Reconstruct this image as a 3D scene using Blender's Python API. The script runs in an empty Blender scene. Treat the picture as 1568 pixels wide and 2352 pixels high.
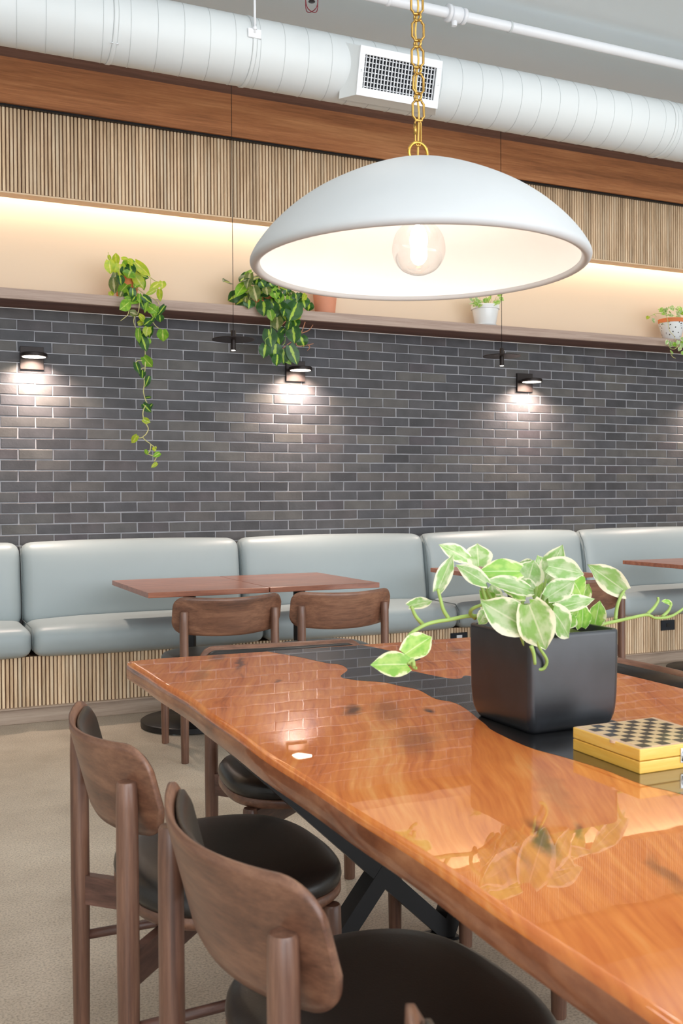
import bpy, bmesh, math, random
from mathutils import Vector, Matrix
random.seed(11)
PI = math.pi
scene = bpy.context.scene
COL = scene.collection

# ---------------------------------------------------------------- camera, world, lights, exposure
cam_d = bpy.data.cameras.new('camera')
cam = bpy.data.objects.new('camera', cam_d); COL.objects.link(cam)
cam_d.sensor_fit = 'VERTICAL'; cam_d.sensor_height = 36.0
cam_d.lens = 2310.0 / 2352.0 * 36.0
cam_d.clip_start = 0.02
M = Matrix(((0.91107351, 0.01130005, -0.41208902, 0.0),
            (-0.41219186, 0.00908368, -0.91105179, 0.0),
            (-0.00655165, 0.99989489, 0.01293369, 1.2),
            (0, 0, 0, 1)))
cam.matrix_world = M
cam_d.dof.use_dof = True
cam_d.dof.focus_distance = 3.4
cam_d.dof.aperture_fstop = 9.0
scene.camera = cam

world = bpy.data.worlds.new('world'); scene.world = world; world.use_nodes = True
bg = world.node_tree.nodes['Background']
bg.inputs[0].default_value = (0.86, 0.93, 1.0, 1); bg.inputs[1].default_value = 1.0

def lamp(name, kind, loc, energy, color, rot=(0, 0, 0), **kw):
    d = bpy.data.lights.new(name, kind); d.energy = energy; d.color = color
    for k, v in kw.items(): setattr(d, k, v)
    o = bpy.data.objects.new(name, d); COL.objects.link(o)
    o.location = loc; o.rotation_euler = rot
    return o
# daylight through the shopfront glazing behind the camera
lamp('window_daylight', 'AREA', (2.6, -3.35, 1.95), 285, (0.92, 0.96, 1.0), (math.radians(99), 0, 0), shape='RECTANGLE', size=10.5, size_y=3.6)
# added fill lights, out of view, over the seating, in front of the duct
for lx in (-0.6, 1.6, 3.8, 6.0):
    lamp('ceiling_fill', 'AREA', (lx, 3.6, 3.77), 5, (1.0, 0.93, 0.85), (0, 0, 0), shape='DISK', size=0.35)
for lx in (-0.6, 1.6, 3.8, 6.0):
    lamp('ceiling_fill', 'AREA', (lx, 0.6, 3.77), 5, (1.0, 0.93, 0.85), (0, 0, 0), shape='DISK', size=0.35)

vs = scene.view_settings
vs.view_transform = 'Standard'; vs.look = 'None'; vs.gamma = 1.0; vs.use_curve_mapping = False
vs.exposure = 0.37

# ---------------------------------------------------------------- material helpers
def new_mat(name):
    m = bpy.data.materials.new(name); m.use_nodes = True
    nt = m.node_tree; nt.nodes.clear()
    out = nt.nodes.new('ShaderNodeOutputMaterial'); b = nt.nodes.new('ShaderNodeBsdfPrincipled')
    nt.links.new(b.outputs[0], out.inputs[0])
    return m, nt, b
def N(nt, t, **kw):
    n = nt.nodes.new(t)
    for k, v in kw.items(): setattr(n, k, v)
    return n
def lin(c):
    return tuple(((v / 255.0) / 12.92 if v / 255.0 <= 0.04045 else ((v / 255.0 + 0.055) / 1.055) ** 2.4) for v in c) + (1.0,)
def setin(b, **kw):
    names = dict(color='Base Color', rough='Roughness', metal='Metallic', coat='Coat Weight', coatr='Coat Roughness', spec='Specular IOR Level', sheen='Sheen Weight', trans='Transmission Weight', sub='Subsurface Weight')
    for k, v in kw.items(): b.inputs[names[k]].default_value = v
def plain(name, c, rough=0.5, bump=0.0, bscale=200.0, vary=0.0, vscale=8.0, **kw):
    m, nt, b = new_mat(name)
    setin(b, color=lin(c), rough=rough, **kw)
    tc = N(nt, 'ShaderNodeTexCoord')
    if vary:
        nz = N(nt, 'ShaderNodeTexNoise'); nz.inputs['Scale'].default_value = vscale; nz.inputs['Detail'].default_value = 4
        nt.links.new(tc.outputs['Object'], nz.inputs['Vector'])
        hs = N(nt, 'ShaderNodeHueSaturation'); hs.inputs['Color'].default_value = lin(c)
        mr = N(nt, 'ShaderNodeMapRange'); mr.inputs[1].default_value = 0.3; mr.inputs[2].default_value = 0.7
        mr.inputs[3].default_value = 1 - vary; mr.inputs[4].default_value = 1 + vary
        nt.links.new(nz.outputs[0], mr.inputs[0]); nt.links.new(mr.outputs[0], hs.inputs['Value'])
        nt.links.new(hs.outputs[0], b.inputs['Base Color'])
    if bump:
        n2 = N(nt, 'ShaderNodeTexNoise'); n2.inputs['Scale'].default_value = bscale; n2.inputs['Detail'].default_value = 3
        nt.links.new(tc.outputs['Object'], n2.inputs['Vector'])
        bp = N(nt, 'ShaderNodeBump'); bp.inputs['Strength'].default_value = bump; bp.inputs['Distance'].default_value = 0.002
        nt.links.new(n2.outputs[0], bp.inputs['Height']); nt.links.new(bp.outputs[0], b.inputs['Normal'])
    return m
def ramp(nt, stops):
    r = N(nt, 'ShaderNodeValToRGB'); e = r.color_ramp.elements
    while len(e) < len(stops): e.new(0.5)
    for i, (p, c) in enumerate(stops): e[i].position = p; e[i].color = c if len(c) == 4 else tuple(c) + (1,)
    return r
def wood(name, cols, stretch=(20, 1.2, 20), fine=6.0, rough=0.4, coat=0.0, coatr=0.1, rand=0.12, rot=(0, 0, 0)):
    """long-grain timber; stretch = how busy the figure is along each object axis"""
    m, nt, b = new_mat(name); setin(b, rough=rough, coat=coat, coatr=coatr)
    tc = N(nt, 'ShaderNodeTexCoord'); oi = N(nt, 'ShaderNodeObjectInfo')
    rn = N(nt, 'ShaderNodeMath', operation='MULTIPLY'); rn.inputs[1].default_value = 37.0
    nt.links.new(oi.outputs['Random'], rn.inputs[0])
    ad = N(nt, 'ShaderNodeVectorMath', operation='ADD')
    nt.links.new(tc.outputs['Object'], ad.inputs[0]); nt.links.new(rn.outputs[0], ad.inputs[1])
    mp = N(nt, 'ShaderNodeMapping'); mp.inputs['Scale'].default_value = stretch; mp.inputs['Rotation'].default_value = rot
    nt.links.new(ad.outputs[0], mp.inputs[0])
    n1 = N(nt, 'ShaderNodeTexNoise'); n1.inputs['Scale'].default_value = 1.0; n1.inputs['Detail'].default_value = 5; n1.inputs['Distortion'].default_value = 0.6
    nt.links.new(mp.outputs[0], n1.inputs['Vector'])
    n2 = N(nt, 'ShaderNodeTexNoise'); n2.inputs['Scale'].default_value = fine; n2.inputs['Detail'].default_value = 6; n2.inputs['Roughness'].default_value = 0.7
    nt.links.new(mp.outputs[0], n2.inputs['Vector'])
    mx = N(nt, 'ShaderNodeMath', operation='MULTIPLY_ADD'); mx.inputs[1].default_value = 0.45
    nt.links.new(n2.outputs[0], mx.inputs[0]); 
    m2 = N(nt, 'ShaderNodeMath', operation='MULTIPLY'); m2.inputs[1].default_value = 0.6
    nt.links.new(n1.outputs[0], m2.inputs[0]); nt.links.new(m2.outputs[0], mx.inputs[2])
    rp = ramp(nt, [(0.34, lin(cols[0])), (0.52, lin(cols[1])), (0.70, lin(cols[2]))])
    nt.links.new(mx.outputs[0], rp.inputs[0])
    hs = N(nt, 'ShaderNodeHueSaturation')
    mr = N(nt, 'ShaderNodeMapRange'); mr.inputs[3].default_value = 1 - rand; mr.inputs[4].default_value = 1 + rand
    nt.links.new(oi.outputs['Random'], mr.inputs[0]); nt.links.new(mr.outputs[0], hs.inputs['Value'])
    nt.links.new(rp.outputs[0], hs.inputs['Color']); nt.links.new(hs.outputs[0], b.inputs['Base Color'])
    bp = N(nt, 'ShaderNodeBump'); bp.inputs['Strength'].default_value = 0.08; bp.inputs['Distance'].default_value = 0.001
    nt.links.new(n2.outputs[0], bp.inputs['Height']); nt.links.new(bp.outputs[0], b.inputs['Normal'])
    return m
def emit(name, c, s):
    m = bpy.data.materials.new(name); m.use_nodes = True; nt = m.node_tree; nt.nodes.clear()
    o = N(nt, 'ShaderNodeOutputMaterial'); e = N(nt, 'ShaderNodeEmission'); e.inputs[0].default_value = lin(c); e.inputs[1].default_value = s
    nt.links.new(e.outputs[0], o.inputs[0]); return m

MAT = {}
MAT['walnut_h'] = wood('walnut_across', [(80, 52, 40), (116, 78, 59), (146, 104, 80)], (22, 2.2, 26), 5, 0.38, 0.25, 0.25)
MAT['walnut_v'] = wood('walnut_upright', [(76, 50, 40), (110, 76, 60), (138, 100, 80)], (40, 40, 2.0), 4, 0.4, 0.25, 0.25)
MAT['walnut_rail'] = wood('walnut_rail', [(60, 38, 32), (92, 62, 52), (118, 82, 70)], (6, 6, 40), 4, 0.4, 0.2, 0.3)
MAT['table_top'] = wood('walnut_table_top', [(112, 62, 42), (148, 88, 62), (170, 108, 80)], (3, 30, 30), 5, 0.35, 0.3, 0.2, 0.04)
MAT['fascia'] = wood('walnut_board', [(140, 86, 50), (186, 120, 74), (216, 152, 102)], (0.7, 14, 14), 7, 0.45, 0.1, 0.3, 0.0)
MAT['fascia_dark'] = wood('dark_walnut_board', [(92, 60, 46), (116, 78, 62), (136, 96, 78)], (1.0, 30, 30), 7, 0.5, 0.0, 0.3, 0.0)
MAT['slat'] = wood('oak_slat', [(182, 150, 116), (226, 196, 160), (242, 222, 192)], (30, 30, 2.2), 4, 0.55, 0, 0.1, 0.16)
MAT['slat_underglow'] = plain('oak_painted_glow', (236, 206, 170), 0.6, vary=0.06, vscale=30)  # paler than the slats: cove glow painted into the colour
MAT['slat_back'] = plain('dark_oak_backing', (112, 82, 60), 0.7, vary=0.15, vscale=20)
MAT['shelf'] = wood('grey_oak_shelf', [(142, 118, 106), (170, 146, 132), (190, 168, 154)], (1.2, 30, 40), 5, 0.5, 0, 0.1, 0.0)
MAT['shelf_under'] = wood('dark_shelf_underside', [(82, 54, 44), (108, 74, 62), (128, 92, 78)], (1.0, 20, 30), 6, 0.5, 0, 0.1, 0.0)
MAT['kick'] = wood('grey_oak_kickboard', [(150, 130, 112), (178, 156, 138), (198, 178, 160)], (1.2, 20, 26), 5, 0.5, 0, 0.1, 0.0)
MAT['leather'] = plain('black_leather', (34, 30, 28), 0.32, 0.12, 350, spec=0.5)
_b = [n for n in MAT['leather'].node_tree.nodes if n.type == 'BSDF_PRINCIPLED'][0]
_b.inputs['Sheen Weight'].default_value = 0.07; _b.inputs['Sheen Roughness'].default_value = 0.35; _b.inputs['Sheen Tint'].default_value = (1.0, 0.84, 0.62, 1)  # warm sheen tint paints bronze lamp light onto the leather
MAT['vinyl'] = plain('sage_grey_vinyl', (160, 170, 172), 0.42, 0.06, 420, vary=0.02, vscale=3, spec=0.45)
MAT['piping'] = plain('dark_seam', (96, 106, 108), 0.6, vary=0.05)
MAT['black_steel'] = plain('black_steel', (28, 27, 28), 0.42, 0.05, 90, vary=0.1, metal=0.3)
MAT['black_metal'] = plain('bronze_black_metal', (44, 36, 34), 0.45, vary=0.1, metal=0.5)
MAT['white_paint'] = plain('white_duct_paint', (222, 227, 228), 0.5, 0.03, 40, vary=0.015, vscale=2)
MAT['duct_seam'] = plain('duct_seam_paint', (208, 213, 214), 0.6, vary=0.02)
MAT['white_enamel'] = plain('white_enamel', (236, 238, 242), 0.35, vary=0.01)
MAT['grille_dark'] = plain('grille_dark', (26, 30, 38), 0.7, vary=0.1)
MAT['ceiling'] = plain('ceiling_paint', (226, 238, 244), 0.8, 0.04, 60, vary=0.02, vscale=1.5)
MAT['peach'] = plain('warm_plaster', (230, 208, 182), 0.75, 0.05, 80, vary=0.015, vscale=1.2)
MAT['white_wall'] = plain('white_wall', (225, 224, 220), 0.8, 0.03, 60, vary=0.02)
MAT['shade_out'] = plain('matt_plaster_shade', (194, 196, 197), 0.6, 0.04, 120, vary=0.02, vscale=5)
MAT['shade_in'] = plain('white_shade_inside', (246, 244, 240), 0.5, 0.02, 80, vary=0.01)
MAT['brass'] = plain('aged_brass', (186, 146, 78), 0.28, vary=0.12, vscale=30, metal=1.0)
MAT['brass_bright'] = plain('polished_brass', (212, 164, 78), 0.2, vary=0.06, vscale=30, metal=1.0)
MAT['gold_cord'] = plain('gold_cord', (206, 170, 84), 0.6, 0.3, 500, vary=0.1, vscale=60)
MAT['terracotta'] = plain('terracotta', (220, 128, 76), 0.75, 0.08, 120, vary=0.08)
MAT['terracotta_pale'] = plain('pale_terracotta', (222, 150, 118), 0.7, 0.05, 120, vary=0.05)
MAT['white_glaze'] = plain('white_glaze', (232, 234, 234), 0.2, vary=0.02)
MAT['soil'] = plain('soil', (58, 42, 32), 0.9, 0.6, 90, vary=0.3, vscale=40)
MAT['moss'] = plain('mossy_soil', (96, 112, 48), 0.9, 0.6, 90, vary=0.4, vscale=50)
MAT['stem'] = plain('green_stem', (150, 176, 92), 0.5, vary=0.12, vscale=30)
MAT['stem_pale'] = plain('pale_stem', (196, 190, 128), 0.5, vary=0.15, vscale=30)
MAT['twig'] = plain('dry_brown_twig', (178, 122, 92), 0.7, vary=0.2, vscale=30)
MAT['red_cage'] = plain('red_wire', (120, 30, 44), 0.5, vary=0.05)
MAT['pot_black'] = plain('satin_black_glaze', (34, 35, 39), 0.33, 0.06, 25, vary=0.35, vscale=14, coat=0.35, coatr=0.3)
MAT['chess_wood'] = wood('yellow_box_wood', [(226, 164, 56), (242, 186, 78), (248, 206, 110)], (4, 4, 40), 4, 0.35, 0.4, 0.15, 0.0)
MAT['chrome'] = plain('chrome', (214, 216, 218), 0.18, vary=0.03, metal=1.0)
MAT['glow_warm'] = emit('warm_diffuser', (255, 236, 214), 9.0)
MAT['glow_spot'] = emit('spot_lens', (255, 240, 222), 16.0)
MAT['filament'] = emit('bulb_filament', (255, 240, 224), 40.0)
MAT['led'] = emit('led_strip', (255, 214, 160), 4.0)

# bulb glass: clear envelope, mirror sheen by fresnel
def glass():
    m = bpy.data.materials.new('clear_bulb_glass'); m.use_nodes = True; nt = m.node_tree; nt.nodes.clear()
    o = N(nt, 'ShaderNodeOutputMaterial'); t = N(nt, 'ShaderNodeBsdfTransparent'); g = N(nt, 'ShaderNodeBsdfGlossy')
    g.inputs['Roughness'].default_value = 0.03; t.inputs[0].default_value = (0.97, 0.97, 0.97, 1)
    lw = N(nt, 'ShaderNodeLayerWeight'); lw.inputs[0].default_value = 0.22
    mx = N(nt, 'ShaderNodeMixShader')
    nt.links.new(lw.outputs['Facing'], mx.inputs[0]); nt.links.new(t.outputs[0], mx.inputs[1]); nt.links.new(g.outputs[0], mx.inputs[2])
    nt.links.new(mx.outputs[0], o.inputs[0]); return m
MAT['glass'] = glass()

def brick_mat():
    m, nt, b = new_mat('dark_clay_brick'); setin(b, rough=0.55, spec=0.4)
    oi = N(nt, 'ShaderNodeObjectInfo'); gi = N(nt, 'ShaderNodeNewGeometry'); tc = N(nt, 'ShaderNodeTexCoord')
    ad = N(nt, 'ShaderNodeMath', operation='ADD'); nt.links.new(oi.outputs['Random'], ad.inputs[0]); nt.links.new(gi.outputs['Random Per Island'], ad.inputs[1])
    fr = N(nt, 'ShaderNodeMath', operation='FRACT'); nt.links.new(ad.outputs[0], fr.inputs[0])
    rp = ramp(nt, [(0.0, lin((62, 61, 64))), (0.25, lin((80, 78, 80))), (0.5, lin((70, 70, 75))), (0.75, lin((92, 89, 86))), (1.0, lin((75, 70, 74)))])
    nt.links.new(fr.outputs[0], rp.inputs[0])
    ms = N(nt, 'ShaderNodeVectorMath', operation='ADD'); nt.links.new(tc.outputs['Object'], ms.inputs[0]); nt.links.new(fr.outputs[0], ms.inputs[1])
    n1 = N(nt, 'ShaderNodeTexNoise'); n1.inputs['Scale'].default_value = 9; n1.inputs['Detail'].default_value = 6
    nt.links.new(ms.outputs[0], n1.inputs['Vector'])
    hs = N(nt, 'ShaderNodeHueSaturation'); mr = N(nt, 'ShaderNodeMapRange'); mr.inputs[1].default_value = 0.3; mr.inputs[2].default_value = 0.7; mr.inputs[3].default_value = 0.8; mr.inputs[4].default_value = 1.2
    nt.links.new(n1.outputs[0], mr.inputs[0]); nt.links.new(mr.outputs[0], hs.inputs['Value']); nt.links.new(rp.outputs[0], hs.inputs['Color'])
    sp = N(nt, 'ShaderNodeTexVoronoi'); sp.inputs['Scale'].default_value = 55; nt.links.new(ms.outputs[0], sp.inputs['Vector'])
    st = N(nt, 'ShaderNodeMath', operation='LESS_THAN'); st.inputs[1].default_value = 0.045; nt.links.new(sp.outputs['Distance'], st.inputs[0])
    mxc = N(nt, 'ShaderNodeMixRGB'); mxc.inputs[2].default_value = lin((150, 150, 154)); nt.links.new(st.outputs[0], mxc.inputs[0]); nt.links.new(hs.outputs[0], mxc.inputs[1])
    nt.links.new(mxc.outputs[0], b.inputs['Base Color'])
    n2 = N(nt, 'ShaderNodeTexNoise'); n2.inputs['Scale'].default_value = 60; n2.inputs['Detail'].default_value = 5; nt.links.new(ms.outputs[0], n2.inputs['Vector'])
    bp = N(nt, 'ShaderNodeBump'); bp.inputs['Strength'].default_value = 0.35; bp.inputs['Distance'].default_value = 0.003
    nt.links.new(n2.outputs[0], bp.inputs['Height']); nt.links.new(bp.outputs[0], b.inputs['Normal'])
    return m
MAT['brick'] = brick_mat()
MAT['mortar'] = plain('pale_mortar', (162, 162, 167), 0.85, 0.4, 90, vary=0.12, vscale=14)

def floor_mat():
    m, nt, b = new_mat('polished_concrete'); setin(b, rough=0.36, spec=0.4)
    tc = N(nt, 'ShaderNodeTexCoord')
    n1 = N(nt, 'ShaderNodeTexNoise'); n1.inputs['Scale'].default_value = 1.6; n1.inputs['Detail'].default_value = 7; n1.inputs['Roughness'].default_value = 0.6
    nt.links.new(tc.outputs['Object'], n1.inputs['Vector'])
    r1 = ramp(nt, [(0.3, lin((162, 148, 130))), (0.5, lin((190, 176, 158))), (0.68, lin((206, 193, 175)))])
    nt.links.new(n1.outputs[0], r1.inputs[0])
    n2 = N(nt, 'ShaderNodeTexNoise'); n2.inputs['Scale'].default_value = 160; n2.inputs['Detail'].default_value = 2
    nt.links.new(tc.outputs['Object'], n2.inputs['Vector'])
    r2 = ramp(nt, [(0.34, (0.62, 0.6, 0.58)), (0.5, (1, 1, 1)), (0.66, (1.18, 1.17, 1.15))])
    nt.links.new(n2.outputs[0], r2.inputs[0])
    mx = N(nt, 'ShaderNodeMixRGB', blend_type='MULTIPLY'); mx.inputs[0].default_value = 0.8
    nt.links.new(r1.outputs[0], mx.inputs[1]); nt.links.new(r2.outputs[0], mx.inputs[2]); nt.links.new(mx.outputs[0], b.inputs['Base Color'])
    return m
MAT['floor'] = floor_mat()

def slab_mats():
    """red-brown live-edge slab under a clear resin coat: grain, knots and cracks are colour only"""
    m, nt, b = new_mat('live_edge_slab'); setin(b, rough=0.45, coat=1.0, coatr=0.012, spec=0.15)
    b.inputs['Coat IOR'].default_value = 1.52
    tc = N(nt, 'ShaderNodeTexCoord')
    nw = N(nt, 'ShaderNodeTexNoise'); nw.inputs['Scale'].default_value = 2.2; nw.inputs['Detail'].default_value = 2
    nt.links.new(tc.outputs['Object'], nw.inputs['Vector'])
    sc = N(nt, 'ShaderNodeVectorMath', operation='SCALE'); sc.inputs['Scale'].default_value = 0.10; nt.links.new(nw.outputs['Color'], sc.inputs[0])
    ad = N(nt, 'ShaderNodeVectorMath', operation='ADD'); nt.links.new(tc.outputs['Object'], ad.inputs[0]); nt.links.new(sc.outputs[0], ad.inputs[1])
    r0 = N(nt, 'ShaderNodeVectorRotate', rotation_type='Z_AXIS'); r0.inputs['Angle'].default_value = math.radians(24); nt.links.new(ad.outputs[0], r0.inputs['Vector'])
    mp = N(nt, 'ShaderNodeMapping'); mp.inputs['Scale'].default_value = (17, 1.0, 8)
    nt.links.new(r0.outputs[0], mp.inputs[0])
    n1 = N(nt, 'ShaderNodeTexNoise'); n1.inputs['Scale'].default_value = 1.0; n1.inputs['Detail'].default_value = 7; n1.inputs['Roughness'].default_value = 0.55; n1.inputs['Distortion'].default_value = 0.35
    nt.links.new(mp.outputs[0], n1.inputs['Vector'])
    n2 = N(nt, 'ShaderNodeTexNoise'); n2.inputs['Scale'].default_value = 7.0; n2.inputs['Detail'].default_value = 4
    nt.links.new(mp.outputs[0], n2.inputs['Vector'])
    ma = N(nt, 'ShaderNodeMath', operation='MULTIPLY_ADD'); ma.inputs[1].default_value = 0.40; nt.links.new(n2.outputs[0], ma.inputs[0])
    mb = N(nt, 'ShaderNodeMath', operation='MULTIPLY'); mb.inputs[1].default_value = 0.60; nt.links.new(n1.outputs[0], mb.inputs[0]); nt.links.new(mb.outputs[0], ma.inputs[2])
    rp = ramp(nt, [(0.30, lin((160, 80, 36))), (0.42, lin((208, 112, 52))), (0.56, lin((228, 136, 66))), (0.72, lin((240, 166, 96)))])
    nt.links.new(ma.outputs[0], rp.inputs[0])
    col = rp.outputs[0]
    # knots and dark figure: (x, y, half width along grain, half width across, strength)
    for (kx, ky, la, lb, s) in KNOTS:
        sb = N(nt, 'ShaderNodeVectorMath', operation='SUBTRACT'); sb.inputs[1].default_value = (kx, ky, 0); nt.links.new(ad2(nt, tc), sb.inputs[0])
        r1 = N(nt, 'ShaderNodeVectorRotate', rotation_type='Z_AXIS'); r1.inputs['Angle'].default_value = math.radians(24); nt.links.new(sb.outputs[0], r1.inputs['Vector'])
        dv = N(nt, 'ShaderNodeVectorMath', operation='MULTIPLY'); dv.inputs[1].default_value = (1 / lb, 1 / la, 0); nt.links.new(r1.outputs[0], dv.inputs[0])
        ln = N(nt, 'ShaderNodeVectorMath', operation='LENGTH'); nt.links.new(dv.outputs[0], ln.inputs[0])
        mr = N(nt, 'ShaderNodeMapRange', interpolation_type='SMOOTHSTEP'); mr.inputs[1].default_value = 0.2; mr.inputs[2].default_value = 1.0; mr.inputs[3].default_value = s; mr.inputs[4].default_value = 0
        nt.links.new(ln.outputs['Value'], mr.inputs[0])
        mx = N(nt, 'ShaderNodeMixRGB'); mx.inputs[2].default_value = lin((58, 30, 22)); nt.links.new(mr.outputs[0], mx.inputs[0]); nt.links.new(col, mx.inputs[1]); col = mx.outputs[0]
    nt.links.new(col, b.inputs['Base Color'])
    # very faint ripple of the poured resin
    nr = N(nt, 'ShaderNodeTexNoise'); nr.inputs['Scale'].default_value = 14; nr.inputs['Detail'].default_value = 1; nt.links.new(tc.outputs['Object'], nr.inputs['Vector'])
    bp = N(nt, 'ShaderNodeBump'); bp.inputs['Strength'].default_value = 0.02; bp.inputs['Distance'].default_value = 0.004
    nt.links.new(nr.outputs[0], bp.inputs['Height']); nt.links.new(bp.outputs[0], b.inputs['Coat Normal'])
    MAT['slab'] = m
    MAT['slab_side'] = wood('live_edge_side', [(106, 58, 36), (156, 92, 58), (196, 132, 92)], (9, 5, 14), 3, 0.35, 0.8, 0.06, 0.0)
    r, nt, b = new_mat('black_resin'); setin(b, color=lin((24, 23, 24)), rough=0.25, coat=1.0, coatr=0.015)
    b.inputs['Coat IOR'].default_value = 1.52
    tc = N(nt, 'ShaderNodeTexCoord'); nz = N(nt, 'ShaderNodeTexNoise'); nz.inputs['Scale'].default_value = 5; nt.links.new(tc.outputs['Object'], nz.inputs['Vector'])
    rr = ramp(nt, [(0.3, lin((20, 19, 20))), (0.7, lin((34, 32, 33)))]); nt.links.new(nz.outputs[0], rr.inputs[0]); nt.links.new(rr.outputs[0], b.inputs['Base Color'])
    MAT['resin'] = r
def ad2(nt, tc):
    nz = N(nt, 'ShaderNodeTexNoise'); nz.inputs['Scale'].default_value = 16; nz.inputs['Detail'].default_value = 3; nt.links.new(tc.outputs['Object'], nz.inputs['Vector'])
    s1 = N(nt, 'ShaderNodeVectorMath', operation='SUBTRACT'); s1.inputs[1].default_value = (0.5, 0.5, 0.5); nt.links.new(nz.outputs['Color'], s1.inputs[0])
    s2 = N(nt, 'ShaderNodeVectorMath', operation='SCALE'); s2.inputs['Scale'].default_value = 0.05; nt.links.new(s1.outputs[0], s2.inputs[0])
    s3 = N(nt, 'ShaderNodeVectorMath', operation='ADD'); nt.links.new(tc.outputs['Object'], s3.inputs[0]); nt.links.new(s2.outputs[0], s3.inputs[1])
    return s3.outputs[0]
KNOTS = [(0.905, 1.945, 0.075, 0.03, 0.85), (1.048, 1.871, 0.04, 0.014, 0.9), (0.97, 1.91, 0.16, 0.05, 0.4), (0.85, 2.735, 0.1, 0.035, 0.6), (0.88, 2.62, 0.16, 0.014, 0.7),
         (0.875, 2.33, 0.03, 0.012, 0.6), (0.80, 1.118, 0.10, 0.02, 0.85), (0.86, 1.12, 0.05, 0.012, 0.6), (0.90, 1.66, 0.16, 0.06, 0.4), (0.86, 0.95, 0.09, 0.018, 0.5), (0.73, 2.5, 0.2, 0.03, 0.3), (1.52, 2.55, 0.12, 0.03, 0.4), (0.95, 1.3, 0.2, 0.03, 0.25)]
slab_mats()

def leaf_mat(name, base, dark, stripe, edge, mode, gloss=0.4):
    """UV: u across the blade (0.5 = midrib), v from stalk to tip"""
    m, nt, b = new_mat(name); setin(b, rough=gloss, spec=0.5)
    b.inputs['Subsurface Weight'].default_value = 0.0
    uv = N(nt, 'ShaderNodeUVMap'); sx = N(nt, 'ShaderNodeSeparateXYZ'); nt.links.new(uv.outputs[0], sx.inputs[0])
    oi = N(nt, 'ShaderNodeObjectInfo')
    su = N(nt, 'ShaderNodeMath', operation='SUBTRACT'); su.inputs[1].default_value = 0.5; nt.links.new(sx.outputs[0], su.inputs[0])
    ab = N(nt, 'ShaderNodeMath', operation='ABSOLUTE'); nt.links.new(su.outputs[0], ab.inputs[0])
    off = N(nt, 'ShaderNodeMath', operation='MULTIPLY'); off.inputs[1].default_value = 50; nt.links.new(oi.outputs['Random'], off.inputs[0])
    vz = N(nt, 'ShaderNodeVectorMath', operation='ADD'); nt.links.new(uv.outputs[0], vz.inputs[0]); nt.links.new(off.outputs[0], vz.inputs[1])
    nz = N(nt, 'ShaderNodeTexNoise'); nz.inputs['Scale'].default_value = 3.2; nz.inputs['Detail'].default_value = 3; nt.links.new(vz.outputs[0], nz.inputs['Vector'])
    bl = N(nt, 'ShaderNodeMixRGB'); bl.inputs[1].default_value = lin(base); bl.inputs[2].default_value = lin(dark)
    rr = N(nt, 'ShaderNodeMapRange'); rr.inputs[1].default_value = 0.42; rr.inputs[2].default_value = 0.6; nt.links.new(nz.outputs[0], rr.inputs[0]); nt.links.new(rr.outputs[0], bl.inputs[0])
    wob = N(nt, 'ShaderNodeMath', operation='MULTIPLY_ADD'); wob.inputs[1].default_value = 0.6 if mode == 'edge' else 0.3; wob.inputs[2].default_value = -0.30 if mode == 'edge' else -0.15
    nt.links.new(nz.outputs[0], wob.inputs[0])
    d = N(nt, 'ShaderNodeMath', operation='ADD'); nt.links.new(ab.outputs[0], d.inputs[0]); nt.links.new(wob.outputs[0], d.inputs[1])
    e = N(nt, 'ShaderNodeMapRange'); nt.links.new(d.outputs[0], e.inputs[0])
    if mode == 'edge':
        e.inputs[1].default_value = edge[0]; e.inputs[2].default_value = edge[1]; e.inputs[3].default_value = 0; e.inputs[4].default_value = 1
    else:
        e.inputs[1].default_value = edge[0]; e.inputs[2].default_value = edge[1]; e.inputs[3].default_value = 1; e.inputs[4].default_value = 0
    mx = N(nt, 'ShaderNodeMixRGB'); mx.inputs[2].default_value = lin(stripe)
    nt.links.new(e.outputs[0], mx.inputs[0]); nt.links.new(bl.outputs[0], mx.inputs[1])
    # midrib
    mr = N(nt, 'ShaderNodeMapRange'); mr.inputs[1].default_value = 0.01; mr.inputs[2].default_value = 0.035; mr.inputs[3].default_value = 0.5; mr.inputs[4].default_value = 0
    nt.links.new(ab.outputs[0], mr.inputs[0])
    m3 = N(nt, 'ShaderNodeMixRGB'); m3.inputs[2].default_value = lin(stripe); nt.links.new(mr.outputs[0], m3.inputs[0]); nt.links.new(mx.outputs[0], m3.inputs[1])
    hs = N(nt, 'ShaderNodeHueSaturation'); hr = N(nt, 'ShaderNodeMapRange'); hr.inputs[3].default_value = 0.85; hr.inputs[4].default_value = 1.12
    nt.links.new(oi.outputs['Random'], hr.inputs[0]); nt.links.new(hr.outputs[0], hs.inputs['Value']); nt.links.new(m3.outputs[0], hs.inputs['Color'])
    nt.links.new(hs.outputs[0], b.inputs['Base Color'])
    tr = N(nt, 'ShaderNodeBsdfTranslucent'); nt.links.new(hs.outputs[0], tr.inputs[0])
    ms = N(nt, 'ShaderNodeMixShader'); ms.inputs[0].default_value = 0.28
    out = [n for n in nt.nodes if n.type == 'OUTPUT_MATERIAL'][0]
    nt.links.new(b.outputs[0], ms.inputs[1]); nt.links.new(tr.outputs[0], ms.inputs[2]); nt.links.new(ms.outputs[0], out.inputs[0])
    return m
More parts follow.
